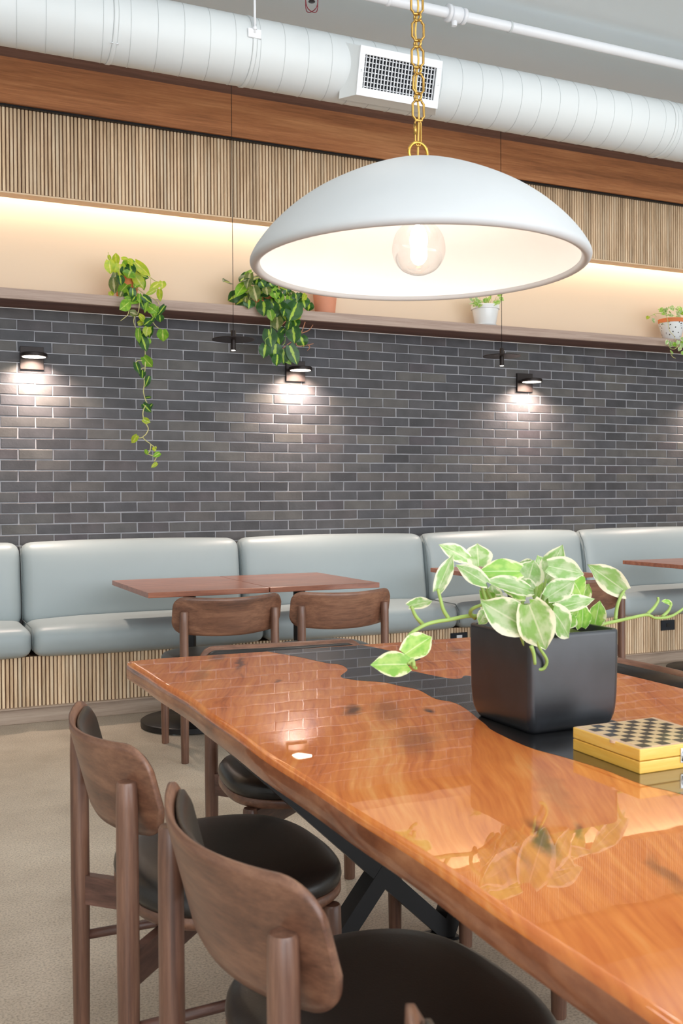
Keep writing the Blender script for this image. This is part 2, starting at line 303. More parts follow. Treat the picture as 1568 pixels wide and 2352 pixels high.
LEAFM = {
    'v': leaf_mat('cream_edged_leaf', (146, 188, 104), (190, 208, 158), (242, 240, 208), (0.35, 0.42), 'edge'),
    'l': leaf_mat('lime_leaf', (136, 190, 76), (172, 208, 104), (236, 238, 190), (0.40, 0.47), 'edge'),
    'g': leaf_mat('green_leaf', (112, 168, 44), (146, 192, 56), (206, 222, 116), (0.02, 0.06), 'stripe'),
    'b': leaf_mat('dark_leaf_lime_stripe', (42, 88, 36), (60, 108, 44), (184, 216, 78), (0.06, 0.11), 'stripe', 0.3),
    'y': leaf_mat('yellow_lime_leaf', (192, 206, 48), (164, 194, 48), (222, 222, 120), (0.02, 0.06), 'stripe'),
    'o': leaf_mat('olive_leaf', (120, 132, 64), (92, 110, 50), (196, 192, 140), (0.06, 0.12), 'stripe')}

# ---------------------------------------------------------------- mesh helpers
def mesh(name, v, f, mats, smooth=False, fm=None):
    me = bpy.data.meshes.new(name); me.from_pydata([tuple(p) for p in v], [], f)
    for m in (mats if isinstance(mats, (list, tuple)) else [mats]): me.materials.append(m)
    if smooth: me.polygons.foreach_set('use_smooth', [True] * len(me.polygons))
    if fm: me.polygons.foreach_set('material_index', fm)
    me.update(); return me
def link(name, me, parent=None, loc=(0, 0, 0)):
    o = bpy.data.objects.new(name, me); COL.objects.link(o); o.location = loc
    if parent: o.parent = parent
    return o
def thing(name, label, cat, loc=(0, 0, 0), rz=0.0, group=None):
    o = bpy.data.objects.new(name, None); COL.objects.link(o); o.empty_display_size = 0.1
    o.location = loc; o.rotation_euler = (0, 0, rz); o['label'] = label; o['category'] = cat
    if group: o['group'] = group
    return o
def structure(o): o['kind'] = 'structure'; return o
def dup(root, loc, rz, label, name=None):
    r = root.copy(); COL.objects.link(r); r.location = loc; r.rotation_euler = (0, 0, rz); r['label'] = label
    for ch in list(root.children):
        c = ch.copy(); COL.objects.link(c); c.parent = r
        for g in list(ch.children):
            d = g.copy(); COL.objects.link(d); d.parent = c
    return r
class B:
    """collects shapes into one mesh"""
    def __init__(s): s.v = []; s.f = []; s.m = []
    def add(s, v, f, mi=0):
        o = len(s.v); s.v += [tuple(p) for p in v]; s.f += [tuple(i + o for i in q) for q in f]; s.m += [mi] * len(f); return s
    def mesh(s, name, mats, smooth=False): return mesh(name, s.v, s.f, mats, smooth, s.m)
def box_vf(c, h, bev=0.0):
    """box with chamfered edges (c centre, h half sizes)"""
    cx, cy, cz = c; hx, hy, hz = h
    if bev <= 0:
        v = [(cx + sx * hx, cy + sy * hy, cz + sz * hz) for sx in (-1, 1) for sy in (-1, 1) for sz in (-1, 1)]
        return v, [(0, 1, 3, 2), (4, 6, 7, 5), (0, 4, 5, 1), (2, 3, 7, 6), (0, 2, 6, 4), (1, 5, 7, 3)]
    bm = bmesh.new(); bmesh.ops.create_cube(bm, size=2.0)
    for q in bm.verts: q.co = (q.co.x * hx, q.co.y * hy, q.co.z * hz)
    bmesh.ops.bevel(bm, geom=list(bm.edges), offset=bev, segments=2, profile=0.5, affect='EDGES')
    bm.verts.index_update()
    v = [(q.co.x + cx, q.co.y + cy, q.co.z + cz) for q in bm.verts]; f = [tuple(w.index for w in q.verts) for q in bm.faces]; bm.free()
    return v, f
def box(name, c, h, mat, parent=None, bev=0.0, loc=(0, 0, 0)):
    v, f = box_vf(c, h, bev); return link(name, mesh(name, v, f, mat), parent, loc)
def beam_vf(p, q, w, t, up=(0, 1, 0)):
    """bar from p to q: width w along 'up', thickness t across"""
    p = Vector(p); q = Vector(q); d = (q - p).normalized(); u = Vector(up); u = (u - d * u.dot(d)).normalized(); s = d.cross(u)
    v = []
    for a in (p, q):
        for (i, j) in ((-1, -1), (1, -1), (1, 1), (-1, 1)): v.append(a + u * (i * w / 2) + s * (j * t / 2))
    return v, [(0, 3, 2, 1), (4, 5, 6, 7), (0, 1, 5, 4), (1, 2, 6, 5), (2, 3, 7, 6), (3, 0, 4, 7)]
def lathe_vf(prof, n=32, c=(0, 0, 0), caps=True):
    v = []; f = []
    for (r, z) in prof:
        for i in range(n):
            a = 2 * PI * i / n; v.append((c[0] + r * math.cos(a), c[1] + r * math.sin(a), c[2] + z))
    for k in range(len(prof) - 1):
        for i in range(n):
            j = (i + 1) % n; f.append((k * n + i, k * n + j, (k + 1) * n + j, (k + 1) * n + i))
    if caps:
        f.append(tuple(range(n))[::-1]); f.append(tuple(range((len(prof) - 1) * n, len(prof) * n)))
    return v, f
def lathe(name, prof, mat, parent=None, n=32, c=(0, 0, 0), caps=True, smooth=True, loc=(0, 0, 0)):
    v, f = lathe_vf(prof, n, c, caps); me = mesh(name, v, f, mat, smooth)
    if smooth: sharp(me)
    return link(name, me, parent, loc)
def sharp(me, ang=40):
    try: me.set_sharp_from_angle(angle=math.radians(ang))
    except Exception: pass
def spline(pts, k=5):
    P = [Vector(p) for p in pts]
    if len(P) < 3: return P
    out = []
    for i in range(len(P) - 1):
        a = P[i - 1] if i else P[0] * 2 - P[1]; b = P[i]; c = P[i + 1]; d = P[i + 2] if i + 2 < len(P) else P[-1] * 2 - P[-2]
        for j in range(k):
            t = j / k
            out.append(0.5 * ((2 * b) + (c - a) * t + (2 * a - 5 * b + 4 * c - d) * t * t + (3 * b - a - 3 * c + d) * t ** 3))
    out.append(P[-1]); return out
def tube_vf(pts, r, n=8, closed=False, r2=None):
    P = [Vector(p) for p in pts]; L = len(P); v = []; f = []
    ref = Vector((0.13, 0.29, 0.95))
    prev = None
    for i in range(L):
        if closed: d = P[(i + 1) % L] - P[i - 1]
        else: d = P[min(i + 1, L - 1)] - P[max(i - 1, 0)]
        d = d.normalized() if d.length > 1e-9 else Vector((0, 0, 1))
        if prev is None:
            a = ref if abs(ref.dot(d)) < 0.95 else Vector((1, 0, 0))
            u = (a - d * a.dot(d)).normalized()
        else:
            u = (prev - d * prev.dot(d)).normalized()
        prev = u; w = d.cross(u)
        rr = r if r2 is None else r + (r2 - r) * i / max(1, L - 1)
        for k in range(n):
            a = 2 * PI * k / n; v.append(P[i] + (u * math.cos(a) + w * math.sin(a)) * rr)
    for i in range(L if closed else L - 1):
        i2 = (i + 1) % L
        for k in range(n):
            k2 = (k + 1) % n; f.append((i * n + k, i * n + k2, i2 * n + k2, i2 * n + k))
    if not closed: f.append(tuple(range(n))[::-1]); f.append(tuple(range((L - 1) * n, L * n)))
    return v, f
def tube(name, pts, r, mat, parent=None, n=8, closed=False, r2=None, loc=(0, 0, 0)):
    v, f = tube_vf(pts, r, n, closed, r2); return link(name, mesh(name, v, f, mat, True), parent, loc)
def ring_pts(c, R, axis='z', n=24):
    out = []
    for i in range(n):
        a = 2 * PI * i / n; x = R * math.cos(a); y = R * math.sin(a)
        out.append({'z': (c[0] + x, c[1] + y, c[2]), 'y': (c[0] + x, c[1], c[2] + y), 'x': (c[0], c[1] + x, c[2] + y)}[axis])
    return out
def puff(h, r, n=(18, 10, 10), bulge=(0, 0, 0), mod=None):
    """rounded upholstery block, half sizes h, edge radius r, faces swelling by bulge"""
    verts = {}; V = []; Fc = []
    def axis(k):
        N_ = n[k]; out = []
        for i in range(N_ + 1):
            t = -1 + 2 * i / N_
            out.append(h[k] * math.copysign(abs(math.sin(t * PI / 2)) ** 0.8, t) if t else 0.0)
        return out
    ax = [axis(0), axis(1), axis(2)]
    def vid(i, j, k):
        key = (i, j, k)
        if key not in verts:
            p = [ax[0][i], ax[1][j], ax[2][k]]; q = [max(-(h[a] - r), min(h[a] - r, p[a])) for a in range(3)]
            d = Vector(p) - Vector(q)
            P = Vector(q) + (d.normalized() * r if d.length > 1e-9 else d)
            u = [P[a] / h[a] for a in range(3)]
            for a in range(3):
                b_, c_ = [(1, 2), (0, 2), (0, 1)][a]
                w = (1 - abs(u[b_]) ** 3) * (1 - abs(u[c_]) ** 3)
                P[a] += bulge[a] * w * max(-1, min(1, u[a] * 1.0))
            if mod: P = Vector(mod(P, u))
            verts[key] = len(V); V.append(P)
        return verts[key]
    nx, ny, nz = n
    for i in range(nx):
        for j in range(ny):
            Fc.append((vid(i, j, 0), vid(i, j + 1, 0), vid(i + 1, j + 1, 0), vid(i + 1, j, 0)))
            Fc.append((vid(i, j, nz), vid(i + 1, j, nz), vid(i + 1, j + 1, nz), vid(i, j + 1, nz)))
    for i in range(nx):
        for k in range(nz):
            Fc.append((vid(i, 0, k), vid(i + 1, 0, k), vid(i + 1, 0, k + 1), vid(i, 0, k + 1)))
            Fc.append((vid(i, ny, k), vid(i, ny, k + 1), vid(i + 1, ny, k + 1), vid(i + 1, ny, k)))
    for j in range(ny):
        for k in range(nz):
            Fc.append((vid(0, j, k), vid(0, j, k + 1), vid(0, j + 1, k + 1), vid(0, j + 1, k)))
            Fc.append((vid(nx, j, k), vid(nx, j + 1, k), vid(nx, j + 1, k + 1), vid(nx, j, k + 1)))
    return V, Fc

# ---------------------------------------------------------------- the room
X0, X1, YF, YB, ZC = -2.6, 9.0, -3.5, 6.17, 3.80
structure(box('floor', ((X0 + X1) / 2, 1.4, -0.05), ((X1 - X0) / 2, 4.95, 0.05), MAT['floor']))
structure(box('ceiling', ((X0 + X1) / 2, 1.4, ZC + 0.05), ((X1 - X0) / 2, 4.95, 0.05), MAT['ceiling']))
structure(box('wall_left', (X0 - 0.05, 1.4, ZC / 2), (0.05, 4.95, ZC / 2), MAT['white_wall']))
structure(box('wall_right', (X1 + 0.05, 1.4, ZC / 2), (0.05, 4.95, ZC / 2), MAT['white_wall']))
structure(box('wall_upper', ((X0 + X1) / 2, YB + 0.08, (2.36 + ZC) / 2), ((X1 - X0) / 2, 0.08, (ZC - 2.36) / 2), MAT['peach']))
wall = structure(box('wall_back', ((X0 + X1) / 2, YB + 0.078, 1.165), ((X1 - X0) / 2, 0.08, 1.165), MAT['mortar']))

# bricks: running bond, 63.3 mm courses, 200 mm long
CO, LE, JT = 0.0633, 0.1998, 0.0068
def brick_vf(x, z, k, dy):
    hx = (LE - JT) / 2; hz = (CO - JT) / 2; rr = random.Random(k); e = 0.0022
    y0 = -0.006 + dy; y1 = 0.03
    j = lambda a: rr.uniform(-a, a)
    v = [(-hx + j(.0012), y1, -hz), (hx + j(.0012), y1, -hz), (hx, y1, hz), (-hx, y1, hz)]
    v += [(-hx + j(.0012), y0 + e, -hz + j(.0012)), (hx + j(.0012), y0 + e, -hz + j(.0012)), (hx + j(.0012), y0 + e, hz + j(.0012)), (-hx + j(.0012), y0 + e, hz + j(.0012))]
    v += [(-hx + e, y0, -hz + e), (hx - e, y0 + j(.0006), -hz + e), (hx - e, y0, hz - e), (-hx + e, y0 + j(.0006), hz - e)]
    f = [(4, 5, 1, 0), (5, 6, 2, 1), (6, 7, 3, 2), (7, 4, 0, 3), (8, 9, 5, 4), (9, 10, 6, 5), (10, 11, 7, 6), (11, 8, 4, 7), (11, 10, 9, 8)]
    return [(p[0] + x, p[1], p[2] + z) for p in v], f
brick_meshes = [mesh('brick_shape_%d' % k, *brick_vf(0, 0, k, random.uniform(-.0012, .0012)), MAT['brick']) for k in range(8)]
cells = []
ztop = 2.33
for r in range(23):
    z = ztop - CO * (r + 0.5)
    x = 0.8085 - LE / 2 + (0.5 * LE if r % 2 else 0) - LE * 18
    while x < 9.08:
        if x > X0 + 0.1: cells.append((x + random.uniform(-.001, .001), z))
        x += LE
def seen(c):
    x, z = c
    return 0.48 < x < 5.75 and z > 0.93
near = sorted([c for c in cells if seen(c)], key=lambda c: (c[0] * 0.412 + 5.6) + 0.0 * c[1])[:298]
ns = set(near)
for (x, z) in near:
    o = link('brick', random.choice(brick_meshes), wall, (x, YB, z)); o.rotation_euler = (random.uniform(-.006, .006), random.uniform(-.005, .005), random.uniform(-.004, .004))
bb = B()
for i, c in enumerate(cells):
    if c in ns: continue
    v, f = brick_vf(c[0], c[1], i, random.uniform(-.0015, .0015)); bb.add(v, f)
o = link('bricks', bb.mesh('bricks_further_along', MAT['brick']), wall, (0, YB, 0)); o['kind'] = 'stuff'

# ledge on top of the brickwork
sh = thing('ledge_shelf', 'long grey oak ledge running along the top of the dark brick wall', 'shelf', (3.2, 6.02, 2.33))
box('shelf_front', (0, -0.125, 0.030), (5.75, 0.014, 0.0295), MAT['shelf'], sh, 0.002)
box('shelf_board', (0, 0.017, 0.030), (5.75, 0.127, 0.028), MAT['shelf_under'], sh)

# slatted panel above the cove light
PX = 3.2
sp = thing('slatted_panel', 'ribbed pale oak panel hanging above the glowing cove, below the smooth boards', 'panel', (PX, 5.95, 2.93))
box('backing_panel', (0, 0.0, 0.234), (5.75, 0.036, 0.233), MAT['slat_back'], sh and sp)
def slat_mesh(name, h, k):
    rr = random.Random(k); w = 0.0072 + rr.uniform(-.0006, .0006); d = 0.012
    v = []; 
    for z in (0, h):
        v += [(-w, 0, z), (-w, -d + .002, z), (-w + .002, -d, z), (w - .002, -d, z), (w, -d + .002, z), (w, 0, z)]
    f = [(i, i + 1, i + 7, i + 6) for i in range(5)] + [(0, 5, 4, 3, 2, 1), (6, 7, 8, 9, 10, 11)]
    f = [tuple(reversed(q)) if len(q) == 4 else q for q in f]
    return mesh(name, v, f, MAT['slat'])
SM = [slat_mesh('panel_slat_%d' % k, 0.4655, k) for k in range(5)]
PITCH = 0.0208
x = 0.14; xs = []
while len(xs) < 299: xs.append(x); x += PITCH
box('lit_underside', (0, 0.0, -0.003), (5.75, 0.046, 0.004), MAT['slat_underglow'], sp)  # strip added to paint the cove light spilling on the panel's underside
for x in xs: link('slat', random.choice(SM), sp, (x - PX, -0.036, 0.002))
def slat_rest(name, parent, y, z, h, lo, hi, pitch):
    b = B()
    for (a, c) in ((X0 + 0.1, lo - pitch), (hi + pitch, X1 - 0.1)):
        x = a
        while x < c:
            v, f = box_vf((x - parent.location.x, y - 0.006, z + h / 2), (0.0072, 0.006, h / 2)); b.add(v, f); x += pitch
    o = link(name, b.mesh(name, MAT['slat']), parent); o['kind'] = 'stuff'
slat_rest('slats', sp, -0.036, 0.002, 0.468, xs[0], xs[-1], PITCH)
box('light_strip', (0, 0.115, 0.10), (5.7, 0.012, 0.006), MAT['led'], sp)
lamp('cove_light', 'AREA', (3.2, 6.105, 3.03), 24, (1.0, 0.85, 0.68), (math.radians(16), 0, 0), shape='RECTANGLE', size=11.4, size_y=0.03)

# smooth boards above
fa = thing('wood_fascia', 'smooth red brown walnut boards running between the white duct and the ribbed panel', 'panel', (PX, 5.89, 3.41))
box('board', (0, 0, 0.127), (5.75, 0.025, 0.1265), MAT['fascia'], fa)
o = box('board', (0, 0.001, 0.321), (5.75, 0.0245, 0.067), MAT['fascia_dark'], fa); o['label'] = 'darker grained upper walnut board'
box('shadow_gap_backing', (0, 0.06, 0.20), (5.75, 0.03, 0.188), MAT['slat_back'], fa)
box('gap_shade_strip', (0, 0.002, -0.006), (5.75, 0.012, 0.006), MAT['black_steel'], fa)  # solid black strip, paints the shade line under the boards

# ---------------------------------------------------------------- duct, vent, pipe, sprinkler
DR, DY, DZ = 0.163, 4.80, 3.437
du = thing('air_duct', 'round white painted spiral duct running under the ceiling', 'duct', (PX, DY, DZ))
b = B(); n = 56
for xx in (-5.75, 5.75):
    for i in range(n): b.v.append((xx, DR * math.cos(2 * PI * i / n), DR * math.sin(2 * PI * i / n)))
b.f = [(i, (i + 1) % n, n + (i + 1) % n, n + i) for i in range(n)]; b.m = [0] * n
link('duct_body', b.mesh('duct_body', MAT['white_paint'], True), du)
rp = [(0.018 * math.cos(2 * PI * i / 40), (DR + 0.0008) * math.cos(2 * PI * i / 40), (DR + 0.0008) * math.sin(2 * PI * i / 40)) for i in range(40)]
sv, sf = tube_vf(rp, 0.0016, 5, True); seam = mesh('duct_seam_rib', sv, sf, MAT['duct_seam'], True)
for k in range(-4, 52): link('seam_rib', seam, du, (0.565 + 0.1265 * k - PX, 0, 0))
band = B(); v, f = tube_vf([(0, (DR + 0.001) * math.cos(2 * PI * i / 40), (DR + 0.001) * math.sin(2 * PI * i / 40)) for i in range(40)], 0.004, 6, True); band.add([(p[0] * 3.2, p[1], p[2]) for p in v], f)
bandm = band.mesh('duct_band', MAT['white_paint'], True)
for xx in (0.985, 1.655, 4.30): link('joint_band', bandm, du, (xx - PX, 0, 0))
for dx in (-0.012, 0.012): lathe('rivet', [(0.0, 0.005), (0.004, 0.004), (0.006, 0.0)], MAT['white_enamel'], du, 10, (0.985 + dx - PX, -0.115, -0.128), False)
hb = box('hanger_bracket', (1.65 - PX, -0.168, 0.02), (0.034, 0.005, 0.022), MAT['white_enamel'], du, 0.002)
tube('hanger_rod', [(0, 0, 0), (0, 0, 0.343)], 0.006, MAT['white_enamel'], hb, 8, loc=(1.65 - PX, -0.172, 0.02))
lathe('nut', [(0.012, 0), (0.012, 0.012), (0.006, 0.016)], MAT['white_enamel'], hb, 6, (1.65 - PX, -0.172, 0.036), smooth=False)

vt = bpy.data.objects.new('vent_grille', None); COL.objects.link(vt); vt.parent = du; vt.location = (2.425 - PX, 4.60 - DY, 3.36 - DZ); vt.empty_display_size = 0.1; vt['label'] = 'rectangular white vent grille'
tilt = math.radians(15); VU = Vector((1, 0, 0)); VW = Vector((0, math.sin(tilt), -math.cos(tilt))); VN = Vector((0, -math.cos(tilt), -math.sin(tilt)))
VM = Matrix((VU, VN * -1, VW * -1)).transposed().to_4x4()   # local x along duct, y into the duct, z up the face
def vbox(name, c, h, mat, bev=0.0):
    v, f = box_vf(c, h, bev); me = mesh(name, v, f, mat); o = bpy.data.objects.new(name, me); COL.objects.link(o); o.parent = vt; o.matrix_local = VM; return o
b = B()
for (c, h) in (((0, 0, 0.098), (0.236, 0.005, 0.0195)), ((0, 0, -0.098), (0.236, 0.005, 0.0195)), ((-0.221, 0, 0), (0.0155, 0.005, 0.079)), ((0.221, 0, 0), (0.0155, 0.005, 0.079))):
    v, f = box_vf(c, h, 0.0015); b.add(v, f)
o = bpy.data.objects.new('grille_frame', b.mesh('grille_frame', MAT['white_enamel'])); COL.objects.link(o); o.parent = vt; o.matrix_local = VM
bvm = None
for i in range(22): vbox('vertical_louver', (-0.196 + i * 0.0187, 0.003, 0), (0.0018, 0.004, 0.079), MAT['white_enamel'])
for i in range(7): vbox('horizontal_louver', (0, 0.011, -0.069 + i * 0.023), (0.205, 0.003, 0.0019), MAT['white_enamel'])
vbox('dark_plenum', (0, 0.034, 0), (0.206, 0.003, 0.08), MAT['grille_dark'])
b = B()
for (c, h) in (((0, 0.055, 0.112), (0.228, 0.05, 0.003)), ((0, 0.055, -0.112), (0.228, 0.05, 0.003)), ((-0.228, 0.055, 0), (0.003, 0.05, 0.112)), ((0.228, 0.055, 0), (0.003, 0.05, 0.112))):
    v, f = box_vf(c, h); b.add(v, f)
b.add([(-0.231, 0.005, -0.115), (-0.231, 0.005, 0.115), (-0.285, 0.10, 0.135), (-0.285, 0.10, -0.135)], [(0, 1, 2, 3)])
b.add([(0.231, 0.005, -0.115), (0.231, 0.005, 0.115), (0.285, 0.10, 0.135), (0.285, 0.10, -0.135)], [(3, 2, 1, 0)])
b.add([(-0.231, 0.005, 0.115), (0.231, 0.005, 0.115), (0.285, 0.10, 0.135), (-0.285, 0.10, 0.135)], [(0, 1, 2, 3)])
b.add([(-0.231, 0.005, -0.115), (0.231, 0.005, -0.115), (0.285, 0.10, -0.135), (-0.285, 0.10, -0.135)], [(3, 2, 1, 0)])
o = bpy.data.objects.new('boot', b.mesh('boot', MAT['white_paint'])); COL.objects.link(o); o.parent = vt; o.matrix_local = VM
for xx in (-0.222, 0.222):
    v, f = lathe_vf([(0.006, 0), (0.005, 0.002), (0.0, 0.003)], 10, (0, 0, 0), False); v = [(xx + p[0], -0.005 - p[2], p[1]) for p in v]
    o = bpy.data.objects.new('screw', mesh('screw', v, f, MAT['chrome'])); COL.objects.link(o); o.parent = vt; o.matrix_local = VM

pp = thing('sprinkler_pipe', 'slim white water pipe with a coupling, hung under the ceiling beside the duct', 'pipe', (PX, 4.5, 3.69))
tube('pipe', [(-5.75, 0, 0), (5.75, 0, 0)], 0.026, MAT['white_enamel'], pp, 18)
def xring(name, x, w, r, mat, parent):
    v, f = lathe_vf([(r * 0.9, -w), (r, -w * 0.8), (r, w * 0.8), (r * 0.9, w)], 24); return link(name, mesh(name, [(p[2] + x, p[0], p[1]) for p in v], f, mat, True), parent)
cp = xring('coupling', 2.70 - PX, 0.030, 0.040, MAT['white_enamel'], pp)
xring('coupling_lip', 2.655 - PX, 0.010, 0.044, MAT['white_enamel'], cp); xring('coupling_lip', 2.745 - PX, 0.010, 0.040, MAT['white_enamel'], cp)
lathe('bolt', [(0.014, -0.060), (0.016, -0.05), (0.016, -0.03)], MAT['white_enamel'], cp, 10, (2.69 - PX, 0, 0))
xring('pipe_hanger', 3.03 - PX, 0.006, 0.030, MAT['duct_seam'], pp)
tube('hanger_rod', [(2.31 - PX, 0, 0.03), (2.31 - PX, 0, 0.11)], 0.005, MAT['white_enamel'], pp); xring('pipe_hanger', 2.31 - PX, 0.010, 0.031, MAT['white_enamel'], pp)

sk = thing('sprinkler_cage', 'small red wire cage around a ceiling sprinkler head', 'sprinkler', (1.862, 4.42, 3.575))
for a in (0, PI / 2):
    c, s = math.cos(a + 0.4), math.sin(a + 0.4)
    pts = [(0.041 * c * t[0], 0.041 * s * t[0], t[1]) for t in ((1, 0.09), (1, 0.0), (0.97, -0.035), (0.7, -0.058), (0, -0.066), (-0.7, -0.058), (-0.97, -0.035), (-1, 0.0), (-1, 0.09))]
    tube('cage_wire', spline(pts, 3), 0.0022, MAT['red_cage'], sk, 6)
tube('cage_ring', ring_pts((0, 0, 0.03), 0.041, 'z', 20), 0.002, MAT['red_cage'], sk, 6, True)
lathe('sprinkler_head', [(0.006, -0.022), (0.016, -0.02), (0.016, -0.017), (0.006, -0.015), (0.006, 0.03), (0.014, 0.034), (0.014, 0.225)], MAT['black_metal'], sk, 14)

# ---------------------------------------------------------------- dome lamp over the big table
dl = thing('dome_pendant', 'large matt white dome lamp on a brass chain with a clear globe bulb', 'lamp', (1.10, 2.00, 1.730))
outer = [(0.0, 0.226), (0.04, 0.2235), (0.08, 0.216), (0.155, 0.188), (0.233, 0.149), (0.29, 0.110), (0.335, 0.068), (0.362, 0.035), (0.376, 0.012), (0.380, 0.0), (0.377, -0.008), (0.370, -0.012), (0.362, -0.010), (0.357, -0.002)]
inner = [(0.357, -0.002), (0.352, 0.014), (0.338, 0.042), (0.312, 0.074), (0.272, 0.106), (0.22, 0.138), (0.15, 0.168), (0.08, 0.192), (0.0, 0.203)]
def smooth_prof(p, k=4): return [(max(0.0, q.x), q.y) for q in spline([(a, c, 0) for a, c in p], k)]
lathe('shade', smooth_prof(outer), MAT['shade_out'], dl, 96, caps=False)
o = lathe('shade_lining', smooth_prof(inner), MAT['shade_in'], dl, 96, caps=False); o['label'] = 'bright white inside of the dome'
lathe('lamp_holder', [(0.022, 0.20), (0.022, 0.125), (0.018, 0.118)], MAT['brass'], dl, 24, (0, 0, 0))
bulb = lathe('bulb', smooth_prof([(0.013, 0.122), (0.015, 0.108), (0.030, 0.092), (0.052, 0.066), (0.060, 0.034), (0.055, 0.008), (0.040, -0.013), (0.018, -0.024), (0.0, -0.026)], 5), MAT['glass'], dl, 40, caps=False)
lathe('filament', smooth_prof([(0.0, 0.088), (0.014, 0.078), (0.020, 0.052), (0.014, 0.026), (0.0, 0.018)], 3), MAT['filament'], bulb, 16, caps=False)
L_ = lamp('bulb_light', 'POINT', (1.10, 2.00, 1.735), 1.25, (1.0, 0.96, 0.93), shadow_soft_size=0.03)
ZT = 0.226
tube('hanging_ring', ring_pts((0, 0, ZT + 0.022), 0.0235, 'y', 28), 0.0038, MAT['brass_bright'], dl, 8, True)
lathe('cap', [(0.014, ZT - 0.004), (0.014, ZT + 0.003), (0.008, ZT + 0.010), (0.005, ZT + 0.014)], MAT['brass_bright'], dl, 16)
b = B()  # quick link
v, f = tube_vf([(0.0075, 0, 0.045), (0.0075, 0, 0.09), (0.004, 0, 0.097), (-0.004, 0, 0.097), (-0.0075, 0, 0.09), (-0.0075, 0, 0.045), (-0.004, 0, 0.038), (0.004, 0, 0.038)], 0.0021, 8, True); b.add([(p[0], p[1], p[2] + ZT) for p in v], f)
v, f = lathe_vf([(0.0042, 0.062), (0.0042, 0.086)], 8, (-0.0075, 0, ZT)); b.add(v, f)
link('quick_link', b.mesh('quick_link', MAT['brass'], True), dl)
# chain: eight-sided flat links joined by small rings
def link_mesh():
    o = [(-0.008, 0.0), (0.008, 0.0), (0.0085, 0.004), (0.0135, 0.009), (0.0135, 0.037), (0.0085, 0.042), (0.008, 0.046), (-0.008, 0.046), (-0.0085, 0.042), (-0.0135, 0.037), (-0.0135, 0.009), (-0.0085, 0.004)]
    pts = [(x, 0, z) for x, z in o]
    v, f = tube_vf(pts, 0.0029, 8, True); return mesh('chain_link', v, f, MAT['brass'], True)
lm = link_mesh()
v, f = tube_vf(ring_pts((0, 0, 0), 0.0085, 'x', 16), 0.0026, 6, True); rm = mesh('chain_ring', v, f, MAT['brass'], True)
z = ZT + 0.095; k = 0; cord = [(0, 0.002, ZT + 0.01), (0.002, 0.003, ZT + 0.06)]
while z < ZC - 1.73 - 0.10:
    o = link('chain_link', lm, dl, (random.uniform(-.0012, .0012), 0, z)); o.rotation_euler = (0, random.uniform(-.03, .03), random.uniform(-.25, .1))
    o = link('chain_ring', rm, dl, (0, 0, z + 0.053)); o.rotation_euler = (0, 0, random.uniform(0.3, 0.7))
    cord.append((0.004 * (-1 if k % 2 else 1), 0.003, z + 0.02)); cord.append((0, 0.004, z + 0.052)); z += 0.0595; k += 1
cord.append((0, 0, ZC - 1.73 - 0.02))
tube('lamp_cord', spline(cord, 3), 0.0026, MAT['gold_cord'], dl, 6)
lathe('ceiling_canopy', [(0.006, -0.06), (0.03, -0.05), (0.065, -0.02), (0.066, 0.0)], MAT['brass'], dl, 32, (0, 0, ZC - 1.73))

# ---------------------------------------------------------------- small disc pendants
def disc_pendant(x, label):
    t = thing('disc_pendant', label, 'lamp', (x, 5.28, 2.079), group='black disc pendants above the bistro tables')
    lathe('disc', [(0.0, 0.004), (0.116, 0.001), (0.117, -0.001), (0.1165, -0.003), (0.0, -0.001)], MAT['black_metal'], t, 56, caps=False)
    lathe('stem', [(0.0135, 0.0), (0.0135, 0.047), (0.012, 0.049), (0.002, 0.051)], MAT['black_metal'], t, 24)
    sp_ = lathe('spot_head', [(0.0135, 0.0), (0.0135, -0.058), (0.0125, -0.06)], MAT['black_metal'], t, 24, caps=False)
    lathe('lens', [(0.0125, -0.0575), (0.010, -0.0605), (0.0, -0.062)], MAT['glow_spot'], sp_, 20, caps=False)
    tube('cord', [(0, 0, 0.05), (0, 0, ZC - 2.079)], 0.0018, MAT['black_metal'], t, 6)
    lamp('pendant_spot', 'SPOT', (x, 5.28, 2.015), 9, (1.0, 0.9, 0.78), (0, 0, 0), spot_size=math.radians(75), spot_blend=0.7, shadow_soft_size=0.012)
    return t
disc_pendant(1.744, 'thin black disc pendant hanging above the two joined bistro tables')
disc_pendant(3.485, 'thin black disc pendant hanging above the single bistro table, behind the dome lamp')

# ---------------------------------------------------------------- wall sconces
def sconce(x, label):
    t = thing('wall_sconce', label, 'lamp', (x, YB - 0.006, 2.045), group='square plate sconces on the brick wall')
    box('back_plate', (0, -0.009, -0.004), (0.067, 0.009, 0.067), MAT['black_metal'], t, 0.0015)
    box('arm', (0, -0.027, 0.006), (0.016, 0.012, 0.005), MAT['black_metal'], t, 0.001)
    d = lathe('disc_head', [(0.0, 0.012), (0.073, 0.012), (0.076, 0.009), (0.076, -0.007), (0.073, -0.009), (0.066, -0.009)], MAT['black_metal'], t, 48, (0, -0.100, 0.0), caps=False)
    lathe('diffuser', [(0.066, -0.009), (0.066, -0.0075), (0.0, -0.0075)][::-1], MAT['glow_warm'], d, 40, (0, -0.100, 0.0), caps=False)
    lamp('sconce_light', 'AREA', (x, YB - 0.106, 2.033), 8.0, (1.0, 0.80, 0.67), (0, 0, 0), shape='DISK', size=0.125, spread=math.radians(140))
    lamp('sconce_beam', 'SPOT', (x, YB - 0.15, 2.034), 11, (1.0, 0.80, 0.67), (math.radians(10), 0, 0), spot_size=math.radians(125), spot_blend=0.6, shadow_soft_size=0.03)
    return t
sconce(0.790, 'black square wall sconce with a round glowing head left of the long trailing vine')
sconce(2.458, 'black square wall sconce just below the bushy trailing plant')
sconce(4.258, 'black square wall sconce right of the farther disc pendant')
